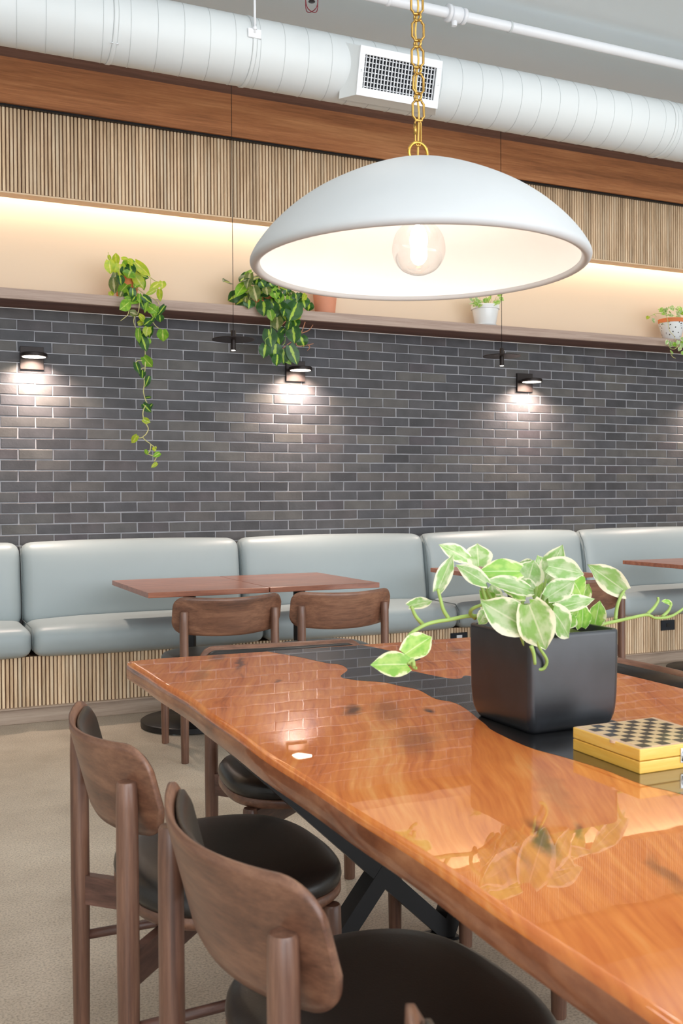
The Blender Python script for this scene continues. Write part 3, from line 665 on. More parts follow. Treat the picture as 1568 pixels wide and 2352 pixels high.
sconce(6.02, 'black square wall sconce at the right end of the brick wall')

# ---------------------------------------------------------------- banquette
bq = thing('banquette', 'long built-in bench with sage grey vinyl cushions on a ribbed oak base', 'bench', (3.2, 5.9, 0.0))
W0 = Vector((-3.2, -5.9, 0))
box('base', (0, 0.0, 0.225), (5.75, 0.262, 0.135), MAT['slat_back'], bq)
box('kickboard', (0, 0.0, 0.043), (5.75, 0.27, 0.043), MAT['kick'], bq, 0.003)
box('base_rail', (0, -0.012, 0.0885), (5.75, 0.29, 0.003), MAT['kick'], bq)
KM = [slat_mesh('base_slat_%d' % k, 0.268, 50 + k) for k in range(5)]
x = 0.06; ks = []
while len(ks) < 299: ks.append(x); x += PITCH
for x in ks: link('slat', random.choice(KM), bq, (x - 3.2, -0.262, 0.092))
slat_rest('slats', bq, -0.262, 0.092, 0.268, ks[0], ks[-1], PITCH)
MODL = 1.32
for i in range(-1, 7):
    cx = 0.70 + MODL * (i - 0.5) + MODL * 0.0
    def mod_back(P, u):
        z = P[2]; return (P[0], P[1] + (z / 0.24) * 0.040 - 0.02 * (1 - u[2] ** 2) * 0.0, P[2])
    V, F_ = puff((0.6585, 0.075, 0.235), 0.062, (26, 8, 14), (0.0, 0.032, 0.012), mod_back)
    o = link('back_cushion', mesh('back_cushion', V, F_, MAT['vinyl'], True), bq, (cx - 3.2, 0.146, 0.722))
    tube('piping', [(0.6585, -0.09, -0.20), (0.6585, -0.075, 0.0), (0.6585, -0.045, 0.16), (0.6585, 0.0, 0.225)], 0.003, MAT['piping'], o, 6)
    V, F_ = puff((0.6585, 0.298, 0.078), 0.055, (26, 14, 8), (0.0, 0.014, 0.022), None)
    o = link('seat_cushion', mesh('seat_cushion', V, F_, MAT['vinyl'], True), bq, (cx + 0.005 - 3.2, -0.045, 0.441))
    tube('piping', [(0.6585, -0.29, -0.04), (0.6585, -0.285, 0.035), (0.6585, -0.24, 0.074), (0.6585, 0.1, 0.078)], 0.003, MAT['piping'], o, 6)
for (ox, oz) in ((3.372, 0.292), (5.112, 0.277)):
    p = box('power_outlet', (ox - 3.2, -0.279, oz), (0.062, 0.005, 0.036), MAT['grille_dark'], bq, 0.002); p['label'] = 'black power outlet plate'
    if ox < 4: box('socket', (ox - 3.2, -0.285, oz + 0.012), (0.02, 0.002, 0.010), MAT['white_enamel'], p)
    else: box('socket', (ox - 3.2, -0.285, oz), (0.016, 0.002, 0.012), MAT['black_steel'], p)

# ---------------------------------------------------------------- bistro tables
def bistro(x, label):
    t = thing('bistro_table', label, 'table', (x, 5.27, 0.0), group='bistro tables along the banquette')
    box('tabletop', (0, 0, 0.736), (0.3125, 0.43, 0.0135), MAT['table_top'], t, 0.002)
    box('mounting_plate', (0, -0.03, 0.716), (0.17, 0.17, 0.005), MAT['black_steel'], t)
    lathe('post', [(0.034, 0.02), (0.034, 0.712)], MAT['black_steel'], t, 24, (0, -0.05, 0))
    lathe('base_disc', [(0.0, 0.040), (0.256, 0.038), (0.262, 0.034), (0.262, 0.008), (0.258, 0.006)], MAT['black_steel'], t, 64, (0, -0.05, 0))
    for a in range(5): lathe('foot', [(0.014, 0.0), (0.014, 0.007)], MAT['white_glaze'], t, 10, (0.225 * math.cos(a * 1.2566 + 0.3), -0.05 + 0.225 * math.sin(a * 1.2566 + 0.3), 0))
    return t
t1 = bistro(1.4675, 'walnut bistro table left of the seam, nearest the slatted end of the bench')
dup(t1, (2.0985, 5.27, 0), 0, 'walnut bistro table right of the seam, pushed against its twin')
dup(t1, (3.52, 5.27, 0), 0, 'single walnut bistro table behind the potted plant')
dup(t1, (5.085, 5.27, 0), 0, 'farthest walnut bistro table at the right edge of the bench')

# ---------------------------------------------------------------- chairs
def shell(zt, rc, inset, x_off, thick, dome, mats, nm):
    """bent panel of the backrest: local x forward, y across"""
    ns, nz = 44, 12; hw = 0.262 - inset
    def cx(y): return -0.250 + 0.054 * (y / 0.22) ** 2
    def lim(s):
        y = s * hw; top = zt - inset - 0.012 * (1 - s * s); bot = 0.570 + 0.022 * abs(s) ** 2.2 + inset
        d = hw - abs(y); r = rc
        if d < r: cut = r - math.sqrt(max(0.0, r * r - (r - d) ** 2)); top -= cut; bot += cut
        return y, bot, top
    S = [math.sin(PI / 2 * (-1 + 2 * i / ns)) for i in range(ns + 1)]
    S = [math.copysign(abs(s) ** 0.9, s) for s in S]
    v = []; f = []
    def pt(i, j, side):
        y, bo, to = lim(S[i]); z = bo + (to - bo) * j / nz
        sl = (2 * 0.054 * y / 0.22 ** 2); ln = math.hypot(1, sl); nx, ny = 1 / ln, -sl / ln
        lean = -(z - 0.685) * 0.26
        e = min(1.0, min(j, nz - j) / 1.0) if True else 1
        edge = 1.0
        if j in (0, nz) or i in (0, ns): edge = 0.45
        w = 0.0
        if dome and side > 0: w = dome * max(0, 1 - abs(S[i]) ** 4) * max(0, 1 - abs(2 * j / nz - 1) ** 4)
        o = x_off + side * (thick / 2 * edge + w)
        return (cx(y) + lean + nx * o, y + ny * o, z)
    for side in (-1, 1):
        for i in range(ns + 1):
            for j in range(nz + 1): v.append(pt(i, j, side))
    A = (ns + 1) * (nz + 1); idx = lambda i, j, k: k * A + i * (nz + 1) + j
    for i in range(ns):
        for j in range(nz):
            f.append((idx(i, j, 0), idx(i, j + 1, 0), idx(i + 1, j + 1, 0), idx(i + 1, j, 0)))
            f.append((idx(i, j, 1), idx(i + 1, j, 1), idx(i + 1, j + 1, 1), idx(i, j + 1, 1)))
        f.append((idx(i, 0, 0), idx(i + 1, 0, 0), idx(i + 1, 0, 1), idx(i, 0, 1)))
        f.append((idx(i, nz, 0), idx(i, nz, 1), idx(i + 1, nz, 1), idx(i + 1, nz, 0)))
    for j in range(nz):
        f.append((idx(0, j, 0), idx(0, j, 1), idx(0, j + 1, 1), idx(0, j + 1, 0)))
        f.append((idx(ns, j, 0), idx(ns, j + 1, 0), idx(ns, j + 1, 1), idx(ns, j, 1)))
    return mesh(nm, v, f, mats, True)
def seat_outline(n=64, grow=0.0):
    out = []
    for i in range(n):
        a = 2 * PI * i / n; c, s = math.cos(a), math.sin(a); e = 2 / 2.9
        x = 0.045 + (0.222 + grow) * math.copysign(abs(c) ** e, c)
        y = (0.246 + grow) * math.copysign(abs(s) ** e, s)
        y *= 1.0 - 0.07 * max(0.0, -c) ** 1.5
        out.append((x, y))
    return out
def layered(levels, n, mat, name):
    """stack of outlines: (scale about seat centre, z)"""
    base = seat_outline(n); v = []; f = []
    for (s, z) in levels:
        for (x, y) in base: v.append((0.045 + (x - 0.045) * s, y * s, z))
    for k in range(len(levels) - 1):
        for i in range(n): j = (i + 1) % n; f.append((k * n + i, k * n + j, (k + 1) * n + j, (k + 1) * n + i))
    f.append(tuple(range(n))[::-1]); f.append(tuple(range((len(levels) - 1) * n, len(levels) * n)))
    return mesh(name, v, f, mat, True)
def make_chair(label):
    t = thing('dining_chair', label, 'chair')
    pan = layered([(0.90, 0.388), (0.97, 0.390), (0.995, 0.397), (0.995, 0.409), (0.98, 0.414)], 64, MAT['walnut_h'], 'seat_pan'); sharp(pan, 50)
    link('seat_pan', pan, t)
    cu = layered([(0.95, 0.412), (0.985, 0.416), (1.0, 0.428), (0.99, 0.442), (0.955, 0.453), (0.88, 0.461), (0.75, 0.466), (0.5, 0.469), (0.25, 0.470), (0.08, 0.470)], 64, MAT['leather'], 'seat')
    link('seat', cu, t)
    link('backrest', shell(0.763, 0.052, 0.0, 0.0, 0.014, 0.0, MAT['walnut_h'], 'backrest'), t)
    link('back_pad', shell(0.763, 0.040, 0.012, 0.013, 0.010, 0.010, MAT['leather'], 'back_pad'), t)
    def leg(x, y, h, z_tip):
        prof = [(0.0165, 0.0), (0.0175, 0.004), (0.0205, h * 0.5), (0.0200, h - 0.05), (0.0188, h - 0.006), (0.0165, h - 0.001), (0.0, h)]
        v, f = lathe_vf(prof, 20, (x, y, 0)); me = mesh('leg', v, f, MAT['walnut_v'], True); sharp(me, 50); link('leg', me, t)
    for s in (-1, 1):
        leg(-0.216, s * 0.220, 0.692, 0); leg(0.198, s * 0.205, 0.389, 0)
    for s in (-1, 1):
        v, f = beam_vf((-0.205, s * 0.210, 0.345), (0.190, -s * 0.195, 0.345), 0.064, 0.020, up=(0, 0, 1)); v = [(p[0], p[1], p[2] + (0.0 if s > 0 else 0.0)) for p in v]
        link('cross_rail', mesh('cross_rail', v, f, MAT['walnut_rail']), t)
        tube('stretcher', [(-0.205, s * 0.220, 0.238), (0.185, s * 0.206, 0.238)], 0.0105, MAT['walnut_rail'], t, 10)
        for zz in (0.33, 0.357):
            v, f = lathe_vf([(0.0045, 0), (0.0045, 0.002)], 10); v = [(p[0] - 0.216, s * (0.2195 + p[2]), p[1] + zz) for p in v]
    return t
GR = 'walnut chairs with black leather seats'
c0 = make_chair('walnut chair at the big table with its large curved back filling the lower left')
c0.location = (0.625, 1.33, 0); c0.rotation_euler = (0, 0, 0.045); c0['group'] = GR
dup(c0, (0.602, 2.04, 0), 0.022, 'walnut chair at the far left corner of the big table, two plain backposts showing')
dup(c0, (0.622, 0.545, 0), 0.0, 'nearest walnut chair, its back just peeping in at the bottom edge')
dup(c0, (1.085, 2.685, 0), math.radians(-95), 'walnut chair at the far short end of the big table, mostly under it')
dup(c0, (1.600, 2.105, 0), math.radians(180), 'walnut chair on the right long side of the big table, behind the black planter')
dup(c0, (1.447, 4.675, 0), math.radians(90), 'walnut chair tucked in at the left one of the joined bistro tables')
dup(c0, (2.023, 4.660, 0), math.radians(89), 'walnut chair tucked in at the right one of the joined bistro tables')
dup(c0, (3.510, 4.680, 0), math.radians(90), 'walnut chair at the single bistro table, partly hidden by the potted plant')

# ---------------------------------------------------------------- communal table
ct = thing('communal_table', 'glossy red brown live edge table with a black resin river down the middle', 'table', (1.17, 1.57, 0.0))
WT = Vector((-1.17, -1.57, 0))
rr = random.Random(3)
def wob(y, ph): return 0.005 * math.sin(2.3 * y + ph) + 0.0025 * math.sin(6.1 * y + 2 * ph) + 0.0015 * math.sin(17 * y + 3 * ph)
left = [(0.618 + wob(0.35 + 2.435 * i / 60, 0.4) - (0.022 * max(0, (0.35 + 2.435 * i / 60) - 2.2)), 0.35 + 2.435 * i / 60) for i in range(61)]
far = [(0.602 + 1.10 * i / 14, 2.795 - 0.02 * (i / 14) + 0.003 * math.sin(i)) for i in range(1, 14)]
right = [(1.716 + wob(0.35 + 2.42 * i / 60, 2.1), 0.35 + 2.42 * i / 60) for i in range(60, -1, -1)]
nearE = [(1.70 - 1.08 * i / 14, 0.35) for i in range(1, 14)]
OUT = left + far + right + nearE
def offset(poly, d):
    n = len(poly); o = []
    for i in range(n):
        a = Vector(poly[i - 1]); c = Vector(poly[(i + 1) % n]); t = (c - a).normalized(); o.append((poly[i][0] + t.y * d, poly[i][1] - t.x * d))
    return o
lv = [(-0.006, 0.699), (0.000, 0.7005), (0.002, 0.708), (0.003, 0.722), (0.001, 0.738), (-0.0015, 0.7445), (-0.0055, 0.7485), (-0.011, 0.750)]
v = []; f = []; fm = []; n = len(OUT)
for (d, z) in lv: v += [(p[0], p[1], z) for p in offset(OUT, d)] if False else [(p[0], p[1], z) for p in offset(OUT, -d)]
for k in range(len(lv) - 1):
    for i in range(n):
        j = (i + 1) % n; f.append((k * n + i, (k + 1) * n + i, (k + 1) * n + j, k * n + j)); fm.append(1 if k < 4 else 0)
f.append(tuple(range(n))); fm.append(1); f.append(tuple(range((len(lv) - 1) * n, len(lv) * n))[::-1]); fm.append(0)
me = mesh('slab', v, f, [MAT['slab'], MAT['slab_side']], True, fm)
bm = bmesh.new(); bm.from_mesh(me); bmesh.ops.recalc_face_normals(bm, faces=bm.faces); bm.to_mesh(me); bm.free(); sharp(me, 50)
for pl_ in me.polygons:
    if len(pl_.vertices) > 4: pl_.use_smooth = False
TILT = Matrix.Translation((0, 0.63, 0.75)) @ Matrix.Rotation(0.0075, 4, 'X') @ Matrix.Translation((0, -0.63, -0.75)) @ Matrix.Translation(WT)   # the slab sits a hair out of level
link('slab', me, ct, WT).matrix_local = TILT
RL = [(1.012, 2.777), (1.062, 2.629), (1.089, 2.515), (1.112, 2.474), (1.097, 2.394), (1.040, 2.310), (1.060, 2.246), (1.103, 2.202), (1.120, 2.138), (1.136, 2.08), (1.122, 1.975), (1.138, 1.923), (1.128, 1.852), (1.100, 1.756), (1.088, 1.713), (1.072, 1.657), (1.062, 1.527), (1.078, 1.440), (1.090, 1.354), (1.090, 1.257), (1.109, 1.187), (1.15, 0.95), (1.12, 0.66), (1.14, 0.37)]
RR = [(1.315, 2.762), (1.326, 2.718), (1.335, 2.664), (1.347, 2.60), (1.357, 2.475), (1.318, 2.432), (1.275, 2.382), (1.231, 2.336), (1.245, 2.291), (1.257, 2.234), (1.278, 2.17), (1.303, 2.163), (1.340, 2.182), (1.37, 2.0), (1.352, 1.80), (1.342, 1.633), (1.360, 1.40), (1.330, 1.1), (1.40, 0.8), (1.37, 0.37)]
a = [(p.x, p.y) for p in spline([(x, y, 0) for x, y in RL], 5)]; c = [(p.x, p.y) for p in spline([(x, y, 0) for x, y in RR], 5)]
poly = a + c[::-1]; n = len(poly)
v = [(x, y, 0.7504) for x, y in poly] + [(x, y, 0.7485) for x, y in poly]
f = [tuple(range(n)), tuple(range(n, 2 * n))[::-1]] + [(i, n + i, n + (i + 1) % n, (i + 1) % n) for i in range(n)]
me = mesh('resin_river', v, f, MAT['resin']); bm = bmesh.new(); bm.from_mesh(me); bmesh.ops.recalc_face_normals(bm, faces=bm.faces); bmesh.ops.triangulate(bm, faces=[q for q in bm.faces if len(q.verts) > 4]); bm.to_mesh(me); bm.free()
o = link('resin_river', me, ct, WT); o.matrix_local = TILT; o['label'] = 'black resin river'
for yy in (2.385, 0.80):
    for (p, q, bw) in (((0.673, yy, 0.694), (1.374, yy, 0.024), 0.060), ((1.020, yy, 0.008), (1.580, yy, 0.692), 0.062), ((1.372, yy, 0.010), (1.660, yy, 0.692), 0.058)):
        v, f = beam_vf(p, q, bw, 0.046); link('trestle_bar', mesh('trestle_bar', v, f, MAT['black_steel']), ct, WT)
    box('top_plate', (1.175, yy, 0.692), (0.52, 0.05, 0.006), MAT['black_steel'], ct, 0, WT)
    box('foot_plate', (1.20, yy, 0.004), (0.21, 0.035, 0.004), MAT['black_steel'], ct, 0, WT)

# ---------------------------------------------------------------- chess box
cb = thing('chess_box', 'folding yellow wooden chess box with a checkered lid on the glossy table', 'game box', (1.217, 1.39, 0.7444))
cb.rotation_euler = (0.0075, 0, 0)
box('lower_half', (0, 0, 0.0100), (0.093, 0.0885, 0.0100), MAT['chess_wood'], cb, 0.0015)
box('upper_half', (0, 0, 0.0310), (0.093, 0.0885, 0.0098), MAT['chess_wood'], cb, 0.0015)
def checker():
    m, nt, b = new_mat('checkered_lid'); setin(b, rough=0.3, coat=0.6, coatr=0.1)
    tc = N(nt, 'ShaderNodeTexCoord'); mp = N(nt, 'ShaderNodeMapping'); q = 0.0202; mp.inputs['Scale'].default_value = (1 / q, 1 / q, 0); mp.inputs['Location'].default_value = (0, 0, 0.5)
    nt.links.new(tc.outputs['Object'], mp.inputs[0])
    ck = N(nt, 'ShaderNodeTexChecker'); ck.inputs['Scale'].default_value = 1.0; ck.inputs[1].default_value = lin((232, 198, 150)); ck.inputs[2].default_value = lin((44, 36, 34))
    nt.links.new(mp.outputs[0], ck.inputs[0])
    nz = N(nt, 'ShaderNodeTexNoise'); nz.inputs['Scale'].default_value = 40; nt.links.new(tc.outputs['Object'], nz.inputs['Vector'])
    hs = N(nt, 'ShaderNodeHueSaturation'); mr = N(nt, 'ShaderNodeMapRange'); mr.inputs[3].default_value = 0.85; mr.inputs[4].default_value = 1.15
    nt.links.new(nz.outputs[0], mr.inputs[0]); nt.links.new(mr.outputs[0], hs.inputs['Value']); nt.links.new(ck.outputs[0], hs.inputs['Color']); nt.links.new(hs.outputs[0], b.inputs['Base Color']); return m
MAT['checker'] = checker(); MAT['pale_wood'] = plain('pale_pinkish_wood', (226, 188, 154), 0.35, vary=0.05, coat=0.4)
box('lid_border', (0, 0, 0.0409), (0.091, 0.0865, 0.0003), MAT['pale_wood'], cb)
box('checkered_board', (0, 0, 0.0413), (0.0808, 0.0808, 0.0003), MAT['checker'], cb)
lathe('thumb_notch', [(0.0, 0.0005), (0.009, 0.0005), (0.009, -0.004)], MAT['pale_wood'], cb, 18, (-0.0875, -0.02, 0.0412))
cl = box('clasp', (0.0, -0.0895, 0.026), (0.007, 0.0012, 0.008), MAT['chrome'], cb, 0.0008)
box('clasp', (0.0, -0.0895, 0.014), (0.007, 0.0012, 0.0045), MAT['chrome'], cb, 0.0008)
tube('clasp_loop', [(0.004, -0.0915, 0.012), (0.004, -0.093, 0.024), (0.0, -0.093, 0.029), (-0.004, -0.093, 0.024), (-0.004, -0.0915, 0.012)], 0.0012, MAT['chrome'], cb, 6)

# ---------------------------------------------------------------- plants
def leaf_mesh(kind, k):
    rr = random.Random(ord(kind) * 31 + k * 7); fold = rr.uniform(0.10, 0.32); droop = rr.uniform(0.05, 0.28); wav = rr.uniform(0.02, 0.05); ph = rr.uniform(0, 6)
    cols = [-1, -0.66, -0.33, 0, 0.33, 0.66, 1]; rows = 9; v = []; f = []; uv = []
    for r in range(rows + 1):
        t = r / rows
        w = 0.52 * math.sin(PI * min(1, (0.07 + 0.93 * t)) ** 0.92) ** 0.62 * (1.10 - 0.22 * t) * (1 - t ** 9)
        for c in cols:
            back = -0.10 * abs(c) ** 1.2 * max(0.0, 1 - t * 5)
            z = fold * abs(c) * w - droop * (t - 0.35) ** 2 * 1.4 + wav * math.sin(9 * t + ph + 2 * c) * abs(c)
            v.append((c * w, t + back, z)); uv.append((c * 0.5 + 0.5, t))
    nC = len(cols)
    for r in range(rows):
        for c in range(nC - 1): f.append((r * nC + c, r * nC + c + 1, (r + 1) * nC + c + 1, (r + 1) * nC + c))
    me = mesh('leaf_%s_%d' % (kind, k), v, f, LEAFM[kind], True)
    ul = me.uv_layers.new(name='UVMap')
    for lp in me.loops: ul.data[lp.index].uv = uv[lp.vertex_index]
    return me
LM = {k: [leaf_mesh(k, i) for i in range(4)] for k in LEAFM}
def leaves(data, parent, face=(-0.35, -0.85, 0.45), spread=0.5, k=1.0):
    off = parent.location
    for (b_, t_, w, kind) in data:
        P = Vector(b_); T = Vector(t_); y = T - P; L = y.length
        if L < 0.004: continue
        y.normalize(); nrm = Vector(face) + Vector((random.uniform(-1, 1), random.uniform(-1, 1), random.uniform(-1, 1))) * spread
        nrm = (nrm - y * nrm.dot(y)); nrm.normalize(); x = y.cross(nrm)
        o = link('leaf', random.choice(LM[kind]), parent)
        m = Matrix((x * w * 1.15 * k, y * L * 1.05 * (1 + (k - 1) * 0.5), nrm * max(w, 0.5 * L))).transposed().to_4x4(); m.translation = P - off
        o.matrix_local = m
def vines(name, data, r, mat, parent, r2=None):
    for p in data: tube(name, spline(p, 4), r, mat, parent, 7, r2=r2 if r2 else r * 0.7, loc=-Vector(parent.location))

POTHOS=[((1.022,1.674,1.083),(0.974,1.686,1.109),0.025,'v'),((1.058,1.690,1.067),(1.067,1.710,1.106),0.043,'v'),((0.948,1.658,1.027),(0.980,1.662,1.087),0.023,'v'),((1.038,1.632,1.039),(0.988,1.648,1.071),0.027,'v'),((1.127,1.650,1.057),(1.055,1.670,1.058),0.036,'l'),((1.191,1.718,1.024),(1.211,1.722,1.068),0.045,'v'),((1.258,1.750,1.027),(1.285,1.730,1.094),0.038,'v'),((1.208,1.667,1.063),(1.277,1.653,1.047),0.038,'v'),((1.142,1.646,1.019),(1.049,1.634,1.042),0.030,'v'),((1.146,1.663,1.005),(1.107,1.677,1.023),0.027,'l'),((1.187,1.641,1.004),(1.245,1.639,1.032),0.034,'v'),((1.286,1.695,1.034),(1.322,1.705,0.991),0.040,'l'),((1.081,1.572,0.961),(1.009,1.588,1.005),0.052,'v'),((1.077,1.546,1.004),(1.124,1.564,0.922),0.056,'v'),((1.144,1.563,0.987),(1.192,1.577,0.936),0.044,'v'),((1.202,1.630,0.983),(1.269,1.610,0.999),0.026,'v'),((1.290,1.668,0.935),(1.282,1.652,0.978),0.028,'l'),((1.338,1.687,0.934),(1.339,1.673,0.981),0.029,'l'),((1.467,1.747,0.995),(1.367,1.733,1.051),0.041,'v'),((0.905,1.693,0.995),(0.960,1.707,1.001),0.019,'v'),((0.855,1.615,0.919),(0.912,1.625,0.944),0.036,'l'),((0.853,1.603,0.902),(0.785,1.597,0.907),0.035,'l'),((1.652,1.806,0.952),(1.616,1.794,0.961),0.011,'l'),((1.076,1.669,0.965),(1.041,1.651,1.003),0.020,'v'),((1.219,1.689,0.972),(1.228,1.671,0.999),0.021,'l'),((1.222,1.730,0.996),(1.244,1.750,1.029),0.023,'l'),((1.147,1.723,0.973),(1.112,1.717,1.002),0.027,'v'),((1.238,1.664,0.956),(1.270,1.656,0.973),0.022,'l'),((1.190,1.700,0.960),(1.168,1.700,0.983),0.027,'v'),((1.313,1.772,1.006),(1.371,1.788,1.022),0.028,'v'),((1.185,1.779,1.016),(1.164,1.781,1.039),0.027,'v'),((1.225,1.790,1.027),(1.244,1.810,1.058),0.032,'v'),((1.142,1.610,0.984),(1.157,1.590,0.973),0.021,'l'),((1.065,1.629,0.961),(1.024,1.611,0.974),0.017,'v'),((1.314,1.721,0.937),(1.324,1.719,0.964),0.018,'v'),((1.305,1.815,1.037),(1.295,1.825,1.070),0.028,'v'),((1.107,1.710,0.976),(1.065,1.690,1.015),0.031,'l'),((1.162,1.722,0.959),(1.149,1.718,0.995),0.036,'v'),((1.184,1.669,0.959),(1.155,1.651,0.997),0.030,'l'),((1.307,1.748,0.972),(1.317,1.732,1.000),0.030,'v'),((1.223,1.820,1.025),(1.201,1.820,1.059),0.031,'l'),((1.292,1.838,1.041),(1.261,1.842,1.056),0.029,'v'),((1.350,1.822,1.025),(1.376,1.818,1.053),0.029,'v'),((1.139,1.758,0.988),(1.136,1.762,1.019),0.027,'v'),((1.203,1.652,0.942),(1.183,1.668,0.959),0.026,'l'),((1.353,1.735,0.947),(1.326,1.745,0.971),0.028,'v'),((1.047,1.648,0.981),(1.023,1.632,0.963),0.021,'v'),((1.187,1.689,1.014),(1.160,1.711,1.022),0.031,'v'),((1.228,1.709,0.988),(1.283,1.731,1.011),0.029,'v'),((1.373,1.783,0.975),(1.392,1.777,1.008),0.027,'l'),((1.075,1.615,0.958),(1.067,1.625,0.982),0.025,'v'),((1.231,1.641,0.946),(1.246,1.639,0.967),0.026,'l')]
POTHOS_VINES=[[(1.085,1.660,0.950),(1.067,1.656,0.962),(1.021,1.652,0.975),(0.968,1.648,0.971),(0.935,1.644,0.969),(0.907,1.640,0.964),(0.875,1.636,0.949),(0.861,1.632,0.929),(0.861,1.628,0.913),(0.877,1.624,0.891),(0.882,1.620,0.890)],[(0.967,1.650,0.972),(0.955,1.650,0.990),(0.949,1.650,1.009),(0.943,1.650,1.030)],[(0.924,1.670,0.960),(0.907,1.670,0.978),(0.897,1.670,0.998)],[(1.031,1.660,0.969),(1.008,1.640,0.982),(1.003,1.620,0.994),(1.017,1.600,1.004)],[(0.867,1.605,0.896),(0.865,1.605,0.908),(0.854,1.605,0.902)],[(1.342,1.700,0.929),(1.371,1.715,0.929),(1.427,1.730,0.932),(1.484,1.745,0.935),(1.540,1.760,0.937),(1.578,1.775,0.926),(1.630,1.790,0.924),(1.676,1.805,0.933),(1.730,1.820,0.954)],[(1.435,1.740,0.931),(1.440,1.740,0.961),(1.450,1.740,0.984),(1.460,1.740,0.997)],[(1.619,1.800,0.923),(1.639,1.800,0.938),(1.647,1.800,0.954)],[(1.566,1.790,0.933),(1.585,1.790,0.946),(1.598,1.790,0.961),(1.598,1.790,0.971)],[(1.106,1.620,0.958),(1.103,1.614,0.944),(1.110,1.608,0.919),(1.120,1.602,0.903),(1.121,1.596,0.883),(1.129,1.589,0.874),(1.137,1.583,0.877),(1.138,1.577,0.893),(1.116,1.571,0.920),(1.105,1.565,0.942)],[(1.094,1.565,0.924),(1.100,1.565,0.909),(1.103,1.565,0.889)],[(1.189,1.700,0.938),(1.195,1.700,0.982),(1.200,1.700,1.021)],[(1.205,1.700,0.937),(1.216,1.700,0.990),(1.225,1.700,1.034)],[(1.118,1.680,0.953),(1.078,1.680,1.006),(1.066,1.680,1.033)],[(1.139,1.680,0.947),(1.155,1.680,0.994),(1.165,1.680,1.018)],[(1.238,1.700,0.939),(1.260,1.700,0.987),(1.293,1.700,1.031)],[(1.070,1.660,0.958),(1.046,1.660,1.031),(1.036,1.660,1.069)],[(1.259,1.700,0.936),(1.303,1.700,0.954),(1.348,1.700,0.932)]]
TRAIL_A=[((1.192,5.876,2.591),(1.199,5.884,2.532),0.035,'y'),((1.242,5.922,2.586),(1.243,5.937,2.640),0.026,'y'),((1.253,5.867,2.572),(1.253,5.881,2.513),0.049,'y'),((1.305,5.890,2.609),(1.312,5.900,2.571),0.044,'g'),((1.313,5.875,2.578),(1.316,5.863,2.522),0.035,'b'),((1.341,5.867,2.593),(1.409,5.864,2.534),0.032,'y'),((1.365,5.911,2.539),(1.422,5.930,2.525),0.028,'b'),((1.304,5.834,2.530),(1.295,5.847,2.499),0.044,'g'),((1.345,5.910,2.531),(1.387,5.905,2.469),0.038,'y'),((1.221,5.854,2.517),(1.222,5.862,2.467),0.025,'o'),((1.209,5.851,2.484),(1.216,5.853,2.417),0.035,'o'),((1.245,5.844,2.500),(1.250,5.834,2.455),0.029,'b'),((1.313,5.931,2.478),(1.262,5.909,2.420),0.034,'g'),((1.298,5.916,2.443),(1.316,5.894,2.392),0.044,'b'),((1.317,5.832,2.431),(1.320,5.842,2.384),0.025,'b'),((1.282,5.865,2.371),(1.355,5.851,2.367),0.031,'g'),((1.295,5.835,2.348),(1.250,5.814,2.309),0.038,'g'),((1.358,5.845,2.405),(1.357,5.830,2.360),0.019,'g'),((1.370,5.810,2.385),(1.417,5.825,2.358),0.025,'b'),((1.398,5.818,2.354),(1.390,5.835,2.307),0.017,'g'),((1.411,5.834,2.334),(1.442,5.812,2.305),0.034,'g'),((1.452,5.808,2.331),(1.442,5.832,2.276),0.019,'g'),((1.496,5.795,2.338),(1.465,5.811,2.293),0.022,'b'),((1.304,5.844,2.293),(1.342,5.850,2.286),0.025,'o'),((1.348,5.808,2.274),(1.383,5.827,2.248),0.022,'y'),((1.352,5.857,2.232),(1.384,5.861,2.246),0.018,'y'),((1.414,5.802,2.248),(1.385,5.823,2.226),0.028,'b'),((1.466,5.795,2.280),(1.472,5.811,2.250),0.028,'b'),((1.492,5.832,2.203),(1.497,5.849,2.151),0.040,'g'),((1.340,5.802,2.195),(1.344,5.803,2.129),0.023,'g'),((1.365,5.827,2.158),(1.382,5.803,2.085),0.036,'b'),((1.397,5.808,2.207),(1.389,5.807,2.165),0.029,'y'),((1.427,5.844,2.220),(1.417,5.849,2.166),0.022,'b'),((1.516,5.928,2.508),(1.515,5.929,2.473),0.028,'y'),((1.475,5.856,2.476),(1.434,5.860,2.446),0.024,'y'),((1.451,5.837,2.434),(1.405,5.840,2.406),0.016,'y'),((1.484,5.868,2.446),(1.483,5.849,2.388),0.022,'y'),((1.204,5.914,2.419),(1.214,5.914,2.397),0.019,'y'),((1.253,5.832,2.407),(1.245,5.844,2.383),0.019,'o'),((1.273,5.851,2.553),(1.273,5.865,2.518),0.026,'b'),((1.326,5.866,2.581),(1.296,5.848,2.595),0.023,'y'),((1.256,5.838,2.598),(1.293,5.859,2.606),0.014,'y'),((1.363,5.925,2.577),(1.341,5.922,2.553),0.024,'y'),((1.289,5.927,2.526),(1.278,5.931,2.503),0.024,'b'),((1.401,5.924,2.512),(1.402,5.917,2.457),0.018,'g'),((1.369,5.916,2.490),(1.348,5.904,2.457),0.021,'g'),((1.329,5.820,2.384),(1.318,5.839,2.363),0.017,'b'),((1.434,5.822,2.267),(1.414,5.804,2.239),0.018,'b'),((1.390,5.864,2.189),(1.367,5.844,2.164),0.018,'b'),((1.403,5.824,2.143),(1.401,5.816,2.112),0.020,'g'),((1.197,5.914,2.629),(1.204,5.908,2.602),0.012,'y'),((1.220,5.913,2.576),(1.223,5.912,2.535),0.018,'g'),((1.369,5.844,2.362),(1.381,5.835,2.321),0.018,'b')]
